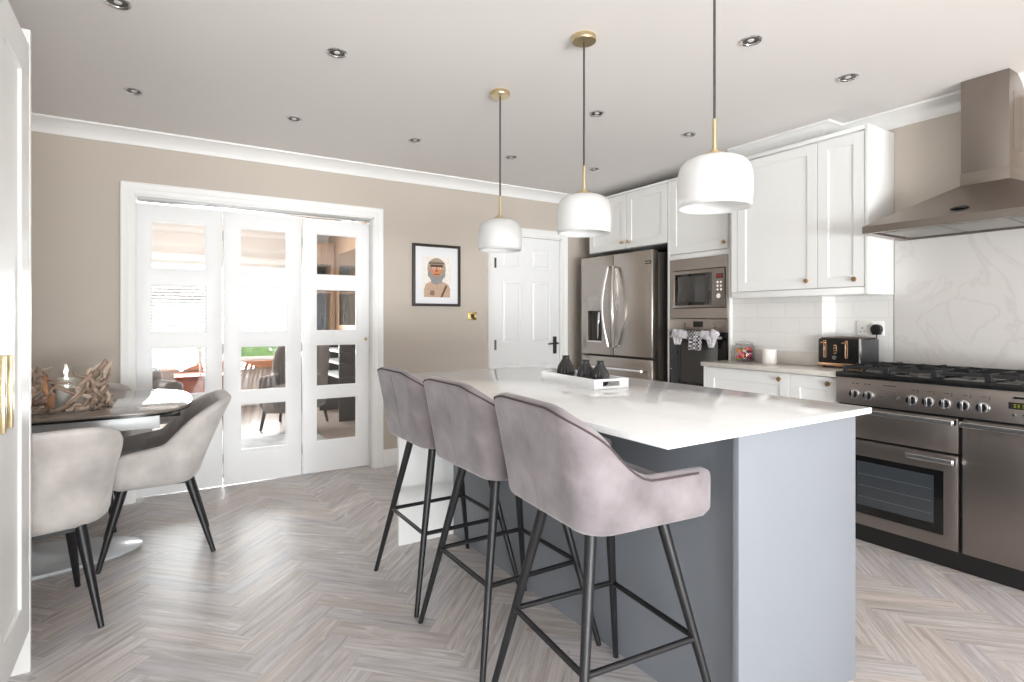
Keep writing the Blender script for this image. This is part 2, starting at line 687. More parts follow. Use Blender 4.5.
def make_floor():
    bm = bmesh.new()
    uvl = bm.loops.layers.uv.new('plank')
    tone = bm.faces.layers.float.new('tone')
    Lp, W, g = 0.45, 0.09, 0.00025
    rot = Matrix.Rotation(R(45), 2)
    ox, oy = 0.30, 0.0
    rnd = random.Random(3)

    def quad(a0, a1, b0, b1, along_a):
        a0, a1, b0, b1 = a0 + g, a1 - g, b0 + g, b1 - g
        cs = [(a0, b0), (a1, b0), (a1, b1), (a0, b1)]
        pts = [rot @ Vector(c) for c in cs]
        mx = sum(p.x for p in pts) / 4 + ox
        my = sum(p.y for p in pts) / 4 + oy
        if not (X0 - 0.5 < mx < XAL + 0.5 and Y0 - 0.5 < my < YB + 0.6):
            return
        f = bm.faces.new([bm.verts.new((p.x + ox, p.y + oy, 0)) for p in pts])
        f[tone] = rnd.random()
        du, dv = rnd.random() * 40, rnd.random() * 40
        for l, c in zip(f.loops, cs):
            u, v = (c[0] - a0, c[1] - b0) if along_a else (c[1] - b0, c[0] - a0)
            l[uvl].uv = (u + du, v + dv)
    for k in range(-130, 130):
        for j in range(-26, 27):
            x, y = k * W + j * Lp, k * W - j * Lp
            quad(x, x + Lp, y, y + W, True)
            quad(x + Lp, x + Lp + W, y + W - Lp, y + W, False)
    for co, no in (((X0, 0, 0), (-1, 0, 0)), ((XAL, 0, 0), (1, 0, 0)), ((0, Y0, 0), (0, -1, 0)), ((0, YB + 0.16, 0), (0, 1, 0))):
        bmesh.ops.bisect_plane(bm, geom=list(bm.verts) + list(bm.edges) + list(bm.faces), plane_co=co, plane_no=no, clear_outer=True)
    me = bpy.data.meshes.new('floor')
    bm.to_mesh(me)
    bm.free()
    me.materials.append(PLANK)
    me.materials.append(mat('floor_joint', (150, 141, 135), 0.8))
    o = bpy.data.objects.new('floor', me)
    COL.objects.link(o)
    sub = MB().box(X0, XAL, Y0, YB + 0.16, -0.06, -0.0015).build('subfloor', MATS['floor_joint'], o)
    return S(o)


make_floor()

# ------------------------------------------------------------------ room shell


def struct(name, b, m, **k):
    return S(b.build(name, m, **k))


# ceiling with the opening of an added roof light behind the camera
b = MB()
b.slab(uniq(X0, -0.1, 2.7, XAL), uniq(Y0, -3.1, -1.8, YB), lambda u, v, w: (u, v, CZ + w), 0.16, holes=[(-0.1, 2.7, -3.1, -1.8)])
struct('ceiling', b, CEIL)

PX0, PX1, PZ = -0.125, 1.462, 2.0              # opening of the folding doors
DX0, DX1, DZ = 2.574, 3.338, 1.972              # six-panel door
b = MB()
b.slab(uniq(X0, PX0, PX1, DX0, DX1, XAL), uniq(0, PZ, DZ, CZ), sy(YB), 0.14,
       holes=[(PX0, PX1, 0, PZ), (DX0, DX1, 0, DZ)])
struct('wall_back', b, WALL)
b = MB()
b.slab(uniq(Y0, -3.4, 0.3, YB + 0.14), uniq(0, 0.1, 2.15, CZ), lambda u, v, w: (X0 - w, u, v), 0.14, holes=[(-3.4, 0.3, 0.1, 2.15)])  # opening for the added side window
struct('wall_left', b, WALL)
b = MB()
b.slab(uniq(X0, -1.9, 3.4, XB + 0.3), uniq(0, 2.15, CZ), lambda u, v, w: (u, Y0 - w, v), 0.14, holes=[(-1.9, 3.4, 0, 2.15)])
struct('wall_front', b, WALL)
# range wall with its forward step and the alcove for the tall units
struct('wall_right', MB().box(XB, XAL + 0.14, Y0, YS, 0, CZ), WALL)
struct('wall_right_step', MB().box(XA, XAL + 0.14, YS, YAL, 0, CZ), WALL)
struct('wall_alcove', MB().box(XAL, XAL + 0.14, YAL, YB, 0, CZ), WALL)

# cornice
prof = [(0, 0), (0, -0.085), (0.012, -0.085), (0.016, -0.072), (0.03, -0.05), (0.052, -0.03), (0.078, -0.018), (0.088, -0.012), (0.1, -0.012), (0.1, 0)]


def cornice(path, closed=False):
    """path of wall-plane corners, room on the left of travel; mitred"""
    b = MB()
    n = len(path)
    rings = []
    for i, p in enumerate(path):
        p = Vector(p)
        d0 = (p - Vector(path[i - 1])).normalized() if i > 0 else None
        d1 = (Vector(path[i + 1]) - p).normalized() if i < n - 1 else None
        n0 = Vector((-d0.y, d0.x)) if d0 else None
        n1 = Vector((-d1.y, d1.x)) if d1 else None
        if n0 and n1:
            m = (n0 + n1)
            m = m / (1 + n0.dot(n1))
        else:
            m = n0 or n1
        rings.append([b.bm.verts.new((p.x + m.x * u, p.y + m.y * u, CZ + v - 0.0005)) for u, v in prof])
    for A, B in zip(rings, rings[1:]):
        for k in range(len(prof)):
            k2 = (k + 1) % len(prof)
            b.bm.faces.new((A[k], A[k2], B[k2], B[k]))
    b.bm.faces.new(rings[0])
    b.bm.faces.new(list(reversed(rings[-1])))
    return b


struct('trim_1', cornice([(XB, Y0), (XB, YS), (XA, YS), (XA, YAL - 0.02)]), TRIM, smooth=50)
struct('trim_2', cornice([(XT + 0.04, YB), (X0, YB)]), TRIM, smooth=50)

# skirting
SK = [(0, 0), (0.018, 0), (0.018, 0.105), (0.013, 0.118), (0.013, 0.124), (0.006, 0.136), (0, 0.136)]


def skirt(name, x0, x1, y):
    b = MB()
    b.prism([(y - d, z) for d, z in SK], 'x', x0, x1)
    struct(name, b, TRIM)


skirt('baseboard_back', 1.536, DX0 - 0.073, YB)
skirt('baseboard_left', X0, PX0 - 0.078, YB)
skirt('baseboard_alcove', DX1 + 0.075, XAL, YB)


def architrave(name, x0, x1, z1, w, y, liner):
    """moulded door surround on the back wall"""
    AP = [(0, 0), (0.012, 0), (0.016, 0.008), (0.016, 0.03), (0.022, 0.04), (0.026, 0.052), (0.03, 0.06), (0.03, w - 0.006), (0.024, w), (0, w)]
    b = MB()
    path = [(x0, 0), (x0, z1), (x1, z1), (x1, 0)]
    outs = [(-1, 0), (-1, 1), (1, 1), (1, 0)]
    rings = []
    for (px, pz), (ox, oz) in zip(path, outs):
        rings.append([b.bm.verts.new((px + ox * o, y - d, pz + oz * o)) for d, o in AP])
    for A, B in zip(rings, rings[1:]):
        for k in range(len(AP)):
            k2 = (k + 1) % len(AP)
            b.bm.faces.new((A[k], A[k2], B[k2], B[k]))
    b.bm.faces.new(rings[0])
    b.bm.faces.new(list(reversed(rings[-1])))
    # lining inside the opening
    for s in (0, 1):
        xa = x0 - 0.002 if s == 0 else x1 + 0.002 - liner
        b.box(xa, xa + liner, y - 0.004, y + 0.14, 0, z1)
    b.box(x0 - 0.002, x1 + 0.002, y - 0.004, y + 0.14, z1 - liner, z1 + 0.002)
    struct(name, b, TRIM, smooth=30)


architrave('trim_3', PX0, PX1, PZ, 0.075, YB, 0.010)
architrave('trim_4', DX0, DX1, DZ, 0.066, YB, 0.014)

# ------------------------------------------------------------------ folding glazed leaves
YP = 4.46
RZ = [(0.24, 0.578), (0.668, 0.995), (1.096, 1.422), (1.529, 1.851)]
leaves = [(-0.117, 0.391, -0.034, 0.290), (0.400, 0.927, 0.505, 0.824), (0.938, 1.452, 1.035, 1.353)]
for i, (a, bx, p0, p1) in enumerate(leaves):
    m = MB()
    m.slab(uniq(a, p0, p1, bx), uniq(0.008, *[z for r in RZ for z in r], 1.958), sy(YP), 0.038, holes=[(p0, p1, *r) for r in RZ])
    d = S(m.build('door_%d' % (i + 1), WHITE, bevel=0.003, seg=2, smooth=30))
    for z0, z1 in RZ:
        MB().box(p0 - 0.004, p1 + 0.004, YP + 0.016, YP + 0.022, z0 - 0.004, z1 + 0.004).build('glass_pane', GLASS, d)
        m = MB()
        e = 0.008
        m.slab(uniq(p0 - 0.0, p0 + e, p1 - e, p1), uniq(z0, z0 + e, z1 - e, z1), sy(YP + 0.008), 0.006, holes=[(p0 + e, p1 - e, z0 + e, z1 - e)])
        m.build('glazing_bead', WHITE, d)
    if i == 2:
        k = MB()
        k.cyl((1.417, YP, 1.03), (1.417, YP - 0.02, 1.03), 0.006, seg=12).ball((1.417, YP - 0.026, 1.03), 0.013)
        k.build('door_knob', BRASS, d)
    # small floor guide and hinges between leaves
    m = MB()
    for z in (0.2, 0.98, 1.78):
        m.cyl((bx + 0.004, YP - 0.002, z - 0.035), (bx + 0.004, YP - 0.002, z + 0.035), 0.004, seg=8)
    if i < 2:
        m.build('hinge', CHROME, d)
m = MB()
m.box(PX0 + 0.012, PX1 - 0.012, YP - 0.012, YP + 0.03, 1.968, 1.986)
m.box(1.30, 1.325, YP - 0.02, YP - 0.004, 1.958, 1.972)
S(m.build('trim_5', CHROME, bevel=0.002))
m = MB().box(-0.112, -0.085, YP - 0.03, YP + 0.0, 0.0, 0.012)
S(m.build('trim_6', CHROME))

# ------------------------------------------------------------------ six-panel door
m = MB()
dx0, dx1 = DX0 + 0.016, DX1 - 0.016
pa, pb = (2.672, 2.872), (2.997, 3.213)
zr = [(0.20, 0.775), (0.975, 1.545), (1.665, 1.845)]
us = uniq(dx0, *pa, *pb, dx1)
vz = uniq(0.006, *[z for r in zr for z in r], DZ - 0.018)
m.slab(us, vz, sy(YB + 0.006), 0.036, panels=[(*q, *r) for q in (pa, pb) for r in zr])
for q, fs in m.pf.items():
    for th, dp in ((0.010, 0.007), (0.012, 0.0), (0.02, -0.006)):
        bmesh.ops.inset_region(m.bm, faces=fs, thickness=th, depth=0)
        for v in {v for f in fs for v in f.verts}:
            v.co += m.w * dp
d = S(m.build('door_4', WHITE, smooth=20))
h = MB()
HD = 0.022
h.box(3.222 + HD, 3.262 + HD, YB - 0.002, YB + 0.006, 0.855, 1.02)
h.cyl((3.242 + HD, YB, 0.955), (3.242 + HD, YB - 0.05, 0.955), 0.009, seg=12)
h.tube([(3.242 + HD, YB - 0.048, 0.955), (3.20 + HD, YB - 0.05, 0.955), (3.15 + HD, YB - 0.046, 0.953), (3.135 + HD, YB - 0.042, 0.95)], [0.010, 0.009, 0.008, 0.006])
h.tube([(3.242 + HD, YB - 0.03, 0.955), (3.262 + HD, YB - 0.03, 0.956), (3.272 + HD, YB - 0.028, 0.958)], [0.008, 0.007, 0.004])
h.cyl((3.242 + HD, YB - 0.008, 0.89), (3.242 + HD, YB, 0.89), 0.008, seg=10)
h.build('door_handle', GREYH, d, bevel=0.001)
for z in (0.25, 0.955, 1.70):
    MB().cyl((DX0 + 0.012, YB - 0.006, z - 0.045), (DX0 + 0.012, YB - 0.006, z + 0.045), 0.006, seg=10).box(DX0 + 0.012, DX0 + 0.03, YB - 0.001, YB + 0.008, z - 0.045, z + 0.045).build('hinge', GREYH, d)
m = MB().box(DX0 - 0.3, DX1 + 0.3, YB + 0.9, YB + 1.0, 0, 2.2)
struct('wall_hall', m, WALL)

# ------------------------------------------------------------------ patio doors behind the camera
m = MB()
xs = [-1.9 + 5.3 * i / 4 for i in range(5)]
fr = 0.05
holes = [(xs[i] + fr, xs[i + 1] - fr, 0.09, 2.06) for i in range(4)]
m.slab(uniq(-1.9, *[v for h in holes for v in h[:2]], 3.4), uniq(0, 0.09, 2.06, 2.15), lambda u, v, w: (u, Y0 - 0.03 - w, v), 0.06, holes=holes)
w = S(m.build('window_1', WHITE))
for h in holes:
    MB().box(h[0], h[1], Y0 - 0.065, Y0 - 0.06, h[2], h[3]).build('glass_pane', GLASS, w)
# added, unseen window that lights the faces turned left
m = MB()
ys_ = [-3.4 + 3.7 * i / 3 for i in range(4)]
holes = [(ys_[i] + fr, ys_[i + 1] - fr, 0.16, 2.09) for i in range(3)]
m.slab(uniq(-3.4, *[v for h in holes for v in h[:2]], 0.3), uniq(0.1, 0.16, 2.09, 2.15), lambda u, v, w: (X0 - 0.04 - w, u, v), 0.06, holes=holes)
w = S(m.build('added_side_window', WHITE))
for h in holes:
    MB().box(X0 - 0.075, X0 - 0.07, h[0], h[1], h[2], h[3]).build('glass_pane', GLASS, w)
# added, unseen roof light for bounce onto the ceiling
m = MB()
m.slab(uniq(-0.1, -0.04, 1.27, 1.33, 2.64, 2.7), uniq(-3.1, -3.04, -1.86, -1.8), lambda u, v, w: (u, v, CZ + 0.10 + w), 0.05,
       holes=[(-0.04, 1.27, -3.04, -1.86), (1.33, 2.64, -3.04, -1.86)])
S(m.build('added_rooflight', WHITE))
struct('floor_patio', MB().box(-9, 8, -12, Y0 - 0.14, -0.1, -0.03).box(-9, X0 - 0.14, Y0 - 0.14, 3, -0.1, -0.03), PATIO)

# ------------------------------------------------------------------ lounge beyond the folding doors
LWALL = mat('lounge_wall_paint', (238, 232, 227), 0.8, spec=0.2)
LY0, LY1, LXL, LXR = YB + 0.16, 8.4, -1.9, 2.9
struct('floor_lounge', MB().box(LXL, LXR, LY0, LY1, -0.06, 0.002), mat('brown_grey_floor', (150, 136, 126), 0.4, var=0.1, vscale=6))
struct('ceiling_lounge', MB().box(LXL, LXR, YB + 0.14, LY1, CZ, CZ + 0.1), CEIL)
struct('wall_lounge_left', MB().box(LXL - 0.1, LXL, YB + 0.14, LY1, 0, CZ), LWALL)
struct('wall_lounge_right', MB().box(LXR, LXR + 0.1, YB + 1.0, LY1, 0, CZ), WALL)
WX0, WX1, WZ0, WZ1 = -1.0, 1.62, 0.62, 1.92
m = MB()
m.slab(uniq(LXL - 0.1, WX0, WX1, LXR + 0.1), uniq(0, WZ0, WZ1, CZ), sy(LY1), 0.14, holes=[(WX0, WX1, WZ0, WZ1)])
struct('wall_lounge_back', m, LWALL)
m = MB()
xs = [WX0 + (WX1 - WX0) * i / 3 for i in range(4)]
holes = [(xs[i] + 0.04, xs[i + 1] - 0.04, WZ0 + 0.05, WZ1 - 0.05) for i in range(3)]
m.slab(uniq(WX0, *[v for h in holes for v in h[:2]], WX1), uniq(WZ0, WZ0 + 0.05, WZ1 - 0.05, WZ1), sy(LY1 + 0.05), 0.06, holes=holes)
w = S(m.build('window_3', WHITE))
for h in holes:
    MB().box(h[0], h[1], LY1 + 0.08, LY1 + 0.085, h[2], h[3]).build('glass_pane', GLASS, w)
MB().box(WX0 - 0.05, WX1 + 0.05, LY1 - 0.10, LY1 + 0.05, WZ0 - 0.09, WZ0).build('window_sill', mat('terracotta_sill', (206, 150, 116), 0.4), w)
m = MB()
m.prism([(LY1 - a, CZ + v - 0.0005) for a, v in prof], 'x', LXL, LXR)
struct('trim_7', m, TRIM)
m = MB()
m.prism([(LY1 - dd, z) for dd, z in SK], 'x', LXL, LXR)
struct('baseboard_lounge', m, TRIM)
m = MB()
m.prism([(LXR - dd, z) for dd, z in SK], 'y', 5.4, LY1)
struct('baseboard_lounge_right', m, TRIM)
t = thing('window_blind', 'white slatted blind hanging across the bright lounge window', 'blind', ((WX0 + WX1) / 2, LY1 - 0.03, 1.9))
MB().box(WX0 - 0.02, WX1 + 0.02, LY1 - 0.055, LY1 - 0.008, 1.895, 1.94).build('headrail', BLIND, t)
for i in range(24):
    z = 1.885 - i * 0.042
    if z < 0.98:
        break
    m = MB()
    Mx = Matrix.Translation(((WX0 + WX1) / 2, LY1 - 0.032, z)) @ Matrix.Rotation(R(18), 4, 'X')
    m.box(-(WX1 - WX0) / 2, (WX1 - WX0) / 2, -0.018, 0.018, -0.001, 0.001, Mx)
    m.build('slat', BLIND, t)
# oak clad wall on the lounge's right, with mirror, console and a tall open unit
OX = 2.12
struct('wall_lounge_oak', MB().box(OX, OX + 0.1, 6.2, LY1 - 0.02, 0, CZ), OAK)
m = MB()
m.prism([(OX - dd, z) for dd, z in SK], 'y', 6.2, 7.95)
struct('baseboard_lounge_oak', m, TRIM)
t = thing('wall_mirror', 'tall mirror on the oak wall seen through the end glazed leaf', 'mirror', (OX, 7.2, 1.1))
MB().box(OX - 0.02, OX - 0.001, 6.55, 7.75, 1.08, 2.1).build('frame', OAK, t, bevel=0.002)
MB().box(OX - 0.023, OX - 0.02, 6.58, 7.72, 1.11, 2.07).build('mirror_glass', mat('mirror_silver', (220, 220, 220), 0.03, 1.0), t)
t = thing('console', 'dark low console with white shelves against the oak wall', 'console', (OX - 0.2, 7.0, 0))
for z in (0.5, 0.66, 0.80, 0.98):
    MB().box(OX - 0.34, OX - 0.02, 6.55, 7.5, z, z + 0.022).build('shelf', mat('white_shelf', (225, 224, 222), 0.4), t)
for y in (6.55, 7.48):
    MB().box(OX - 0.34, OX - 0.02, y, y + 0.02, 0.0, 1.0).build('side_panel', mat('dark_console', (52, 44, 42), 0.4), t)
MB().box(OX - 0.03, OX - 0.02, 6.57, 7.48, 0.5, 1.0).build('back_panel', MATS['dark_console'], t)
t = thing('shelving_unit', 'tall oak shelving unit with dark recess in the lounge corner', 'shelving unit', (1.92, 8.17, 0))
m = MB()
ux0, ux1, uy0, uy1 = 1.74, OX - 0.01, 7.98, 8.34
m.box(ux0, ux0 + 0.05, uy0, uy1, 0.0, 2.25)
m.box(ux1 - 0.05, ux1, uy0, uy1, 0.0, 2.25)
m.box(ux0 + 0.05, ux1 - 0.05, uy0, uy1, 1.95, 2.25)
m.box(ux0 + 0.05, ux1 - 0.05, uy0, uy1, 0.0, 1.02)
m.build('carcass', OAK, t, bevel=0.002)
MB().box(ux0 + 0.05, ux1 - 0.05, uy1 - 0.015, uy1, 1.02, 1.95).build('back_panel', mat('dark_recess_board', (82, 74, 70), 0.5), t)
MB().box(ux0 + 0.05, ux1 - 0.05, uy0 + 0.02, uy1 - 0.015, 1.55, 1.575).build('shelf', OAK, t)
v = MB().lathe([(0.035, 0), (0.055, 0.09), (0.05, 0.16), (0.018, 0.25), (0.024, 0.3)], (1.93, 8.1, 1.02)).build('vase', VASE)
recentre(v, (1.93, 8.1, 1.02))
tag(v, 'dark slim vase standing in the oak shelving unit', 'vase')

# red-brown sideboard below the window
t = thing('sideboard', 'red-brown wooden sideboard beyond the folding doors beside the pale armchair', 'sideboard', (0.52, 7.9, 0))
m = MB()
m.box(0.19, 0.86, 7.62, 8.2, 0.06, 0.49)
m.build('body', MAHOG, t, bevel=0.004)
MB().box(0.17, 0.88, 7.59, 8.22, 0.49, 0.515).build('top', MAHOG, t, bevel=0.004)
for x in (0.20, 0.53):
    MB().box(x, x + 0.32, 7.602, 7.622, 0.1, 0.47).build('door', MAHOG, t, bevel=0.004)
for x in (0.23, 0.82):
    for y in (7.66, 8.15):
        MB().box(x - 0.025, x + 0.025, y - 0.025, y + 0.025, 0.002, 0.07).build('foot', MAHOG, t)
v = MB().lathe([(0.03, 0), (0.032, 0.01), (0.012, 0.02), (0.014, 0.15), (0.03, 0.17), (0.03, 0.3), (0, 0.3)], (0.44, 7.72, 0.515)).build('candlestick', WAXW)
recentre(v, (0.44, 7.72, 0.515))
tag(v, 'white candle on a slim stick standing on the red-brown sideboard', 'candle')

# outdoors beyond the lounge window
struct('ground_garden', MB().box(-14, 16, LY1 + 0.14, 40, -0.3, -0.1), LAWN)
m = MB()
rn = random.Random(5)
for i in range(70):
    m.ball((-3 + 8 * rn.random(), 13 + 1.2 * rn.random(), -0.1 + 0.35 * rn.random()), 0.36 + 0.2 * rn.random(), seg=9)
o = m.build('hedge', HEDGE)
recentre(o, (1, 13, -0.1))
tag(o, 'green hedge outside the lounge window', 'hedge')
o['kind'] = 'stuff'
t = thing('house', 'washed-out pale house with a gable roof outside the lounge window', 'house', (0, 32, -0.1))
MB().box(-2.6, 2.4, 30, 35, -0.1, 2.2).build('walls', BRICK, t)
m = MB().prism([(-2.9, 2.1), (2.7, 2.1), (-0.1, 3.4)], 'y', 29.7, 35.2)
m.build('roof', ROOFT, t)
for x in (-1.8, 0.6):
    MB().box(x, x + 1.0, 29.95, 30.0, 0.9, 1.8).build('window', WHITE, t)

# ------------------------------------------------------------------ upholstered shells (stools, tub chairs)


def sstep(x):
    x = max(0.0, min(1.0, x))
    return x * x * (3 - 2 * x)


def u_path(xf, xb, hw, Rc, n_side=12, n_arc=10, n_back=8):
    """plan curve from the left arm tip round the back to the right arm tip; gives (x, y, nx, ny)"""
    P = []
    for i in range(n_side):
        P.append((xf + (-xb + Rc - xf) * i / n_side, hw, 0, 1))
    for i in range(n_arc):
        a = PI / 2 + (PI / 2) * i / n_arc
        P.append((-xb + Rc + Rc * math.cos(a), hw - Rc + Rc * math.sin(a), math.cos(a), math.sin(a)))
    for i in range(n_back):
        P.append((-xb, (hw - Rc) * (1 - 2 * i / n_back), -1, 0))
    for i in range(n_arc):
        a = PI + (PI / 2) * i / n_arc
        P.append((-xb + Rc + Rc * math.cos(a), -hw + Rc + Rc * math.sin(a), math.cos(a), math.sin(a)))
    for i in range(n_side + 1):
        P.append((-xb + Rc + (xf + xb - Rc) * i / n_side, -hw, 0, -1))
    return P


def shell(p):
    """returns (outer MB, top edge points) of an upholstered tub"""
    P = u_path(p['xf'], p['xb'], p['hw'], p['R'])
    b = MB()
    rings, edge = [], []
    T = p['t']
    n = len(P)
    arcs = [0.0]
    for a, c in zip(P, P[1:]):
        arcs.append(arcs[-1] + math.hypot(c[0] - a[0], c[1] - a[1]))
    tot = arcs[-1]

    def ztop(x, y, q=0.0):
        s = sstep((p['x1'] - x) / (p['x1'] - p['x0']))
        if 's0' in p:
            s = sstep((p['s1'] - abs(q)) / (p['s1'] - p['s0']))
        z = p['za'] + p.get('arm_slope', 0) * max(0, (p['xf'] - x)) * (1 - s)
        crown = p.get('crown', 0) * (1 - (abs(y) / p['hw']) ** 2) * s
        return z + (p['zt'] - z) * s + crown
    secs = []
    for i, (x, y, nx, ny) in enumerate(P):
        zt = ztop(x, y, arcs[i] - tot / 2)
        zb = p['zb'] + p.get('zb_rise', 0) * sstep((p['x1'] - x) / (p['x1'] - p['x0'] + 0.1))
        backness = max(0.0, -nx)
        lean = p['ls'] + (p['lb'] - p['ls']) * backness ** 1.2
        H = p['zt'] - p['zb']
        loop = []
        hgt = zt - zb
        rb = min(p.get('rb', T * 0.9), hgt * 0.3)

        def put(off, z, inner=False):
            k = max(0, (z - p['zb']) / H)
            o = off + lean * k ** p.get('lp', 1.2)
            if inner and p.get('quilt'):
                o -= p['quilt'] * abs(math.sin(arcs[i] * PI / p['qw'])) ** 0.6 * sstep(k * 4)
            loop.append(Vector((x + nx * o, y + ny * o, z)))
        # outer face from the rounded bottom up
        for q in range(4):
            a = PI / 2 * q / 3
            put(-rb + rb * math.sin(a), zb + rb - rb * math.cos(a))
        for q in range(1, 7):
            put(0, zb + rb + (hgt - rb - T / 2) * q / 7)
        for q in range(7):
            a = PI * q / 6
            put(-T / 2 + T / 2 * math.cos(a), zt - T / 2 + T / 2 * math.sin(a))
        for q in range(1, 7):
            put(-T, zt - T / 2 - (hgt - T / 2 - 0.01) * q / 7, True)
        put(-T, zb + 0.005)
        secs.append((loop, arcs[i]))
        edge.append((loop[10].copy(), Vector((nx, ny, 0))))
    # rounded arm fronts
    rr = p.get('re', T * 0.5)
    for loop, s in secs:
        d = min(s, tot - s)
        if d < rr:
            f = math.sqrt(max(0.0, 1 - (1 - d / rr) ** 2))
            f = 0.42 + 0.58 * f
            c = sum(loop, Vector()) / len(loop)
            for v in loop:
                v.xy = c.xy + (v.xy - c.xy) * f
                v.z = c.z + (v.z - c.z) * (0.72 + 0.28 * f) if v.z < c.z else c.z + (v.z - c.z) * (0.66 + 0.34 * f)
    rings = [[b.bm.verts.new(v) for v in loop] for loop, s in secs]
    m = len(rings[0])
    for A, B in zip(rings, rings[1:]):
        for k in range(m):
            k2 = (k + 1) % m
            b.bm.faces.new((A[k], A[k2], B[k2], B[k]))
    b.bm.faces.new(rings[0])
    b.bm.faces.new(list(reversed(rings[-1])))
    return b, [s[0][11] for s in secs]


def cushion(poly_xy, z0, z1, bulge=0.01, r=0.025):
    """soft pad over a plan outline"""
    b = MB()
    cx = sum(p[0] for p in poly_xy) / len(poly_xy)
    cy = sum(p[1] for p in poly_xy) / len(poly_xy)
    lv = [(0.88, z0), (0.985, z0 + r * 0.5), (1.0, z0 + r), (1.0, z1 - r), (0.985, z1 - r * 0.4), (0.93, z1), (0.6, z1 + bulge * 0.7), (0.25, z1 + bulge)]
    rings = [[b.bm.verts.new((cx + (x - cx) * s, cy + (y - cy) * s, z)) for x, y in poly_xy] for s, z in lv]
    n = len(poly_xy)
    for A, B in zip(rings, rings[1:]):
        for k in range(n):
            b.bm.faces.new((A[k], A[(k + 1) % n], B[(k + 1) % n], B[k]))
    b.bm.faces.new(list(reversed(rings[0])))
    b.bm.faces.new(rings[-1])
    return b


def to_world(b, M):
    b.bm.transform(M)
    return b


# ---- bar stools
ST = dict(xf=0.20, xb=0.206, hw=0.24, R=0.08, t=0.045, zb=0.653, zt=0.976, za=0.788, x0=-0.195, x1=-0.045, s0=0.13, s1=0.405, ls=0.006, lb=0.062, lp=1.1, re=0.045, rb=0.022, ls2=0, crown=0.0)


def make_stool(loc, rot, label):
    t = thing('bar_stool', label, 'bar stool', loc, rot, 'bar stools along the island')
    M = TOPM[t.name]
    b, edge = shell(ST)
    sh = to_world(b, M).build('backrest', STOOLV, t, smooth=60)
    pip = MB().tube([v + Vector((0, 0, 0.001)) for v in edge[2:-2]], 0.0032, seg=6)
    to_world(pip, M).build('piping', STOOLS, sh)
    seam = [Vector((-0.2065 - 0.0621 * k ** 1.1, 0, 0.662 + 0.318 * k)) for k in [i / 10 for i in range(10)]]
    to_world(MB().tube(seam, 0.0022, seg=6), M).build('seam', STOOLV, sh)
    poly = []
    for (x, y, nx, ny) in u_path(0.17, 0.153, 0.193, 0.10, 8, 8, 4):
        poly.append((x, y))
    to_world(cushion(poly, 0.656, 0.735, 0.012), M).build('seat', STOOLV, t, smooth=60)
    to_world(MB().box(-0.14, 0.14, -0.14, 0.14, 0.642, 0.656), M).build('seat_plate', LEGM, t)
    rad = lambda z: 0.245 - 0.059 * z / 0.3 if z < 0.3 else 0.186 - 0.066 * (z - 0.3) / 0.345
    for sxx in (-1, 1):
        for syy in (-1, 1):
            lb = MB()
            top, foot = rad(0.645), 0.245
            lb.cyl((sxx * foot, syy * foot, 0.0), (sxx * (top - 0.004), syy * (top - 0.004), 0.650), 0.0095, 0.0168, seg=16)
            leg = to_world(lb, M).build('leg', LEGM, t)
    r = rad(0.3)
    for (a, c) in (((-1, -1), (-1, 1)), ((-1, 1), (1, 1)), ((1, 1), (1, -1)), ((1, -1), (-1, -1))):
        to_world(MB().cyl((a[0] * r, a[1] * r, 0.3), (c[0] * r, c[1] * r, 0.3), 0.0085, seg=12), M).build('footrest_bar', LEGM, t)
    return t


st = make_stool((1.10, 1.252, 0), R(-5), 'grey velvet bar stool nearest the camera at the open island corner')
dup(st, (1.118, 1.805, 0), R(0), 'grey velvet bar stool in the middle of the island row')
dup(st, (1.12, 2.342, 0), R(0), 'grey velvet bar stool at the far end beside the white end panel')

# ---- dining chairs
CH = dict(xf=0.175, xb=0.18, hw=0.265, R=0.15, t=0.055, zb=0.372, zt=0.825, za=0.545, x0=-0.23, x1=-0.01, ls=0.02, lb=0.185, lp=1.25,
          re=0.06, arm_slope=0.16, crown=0.0)


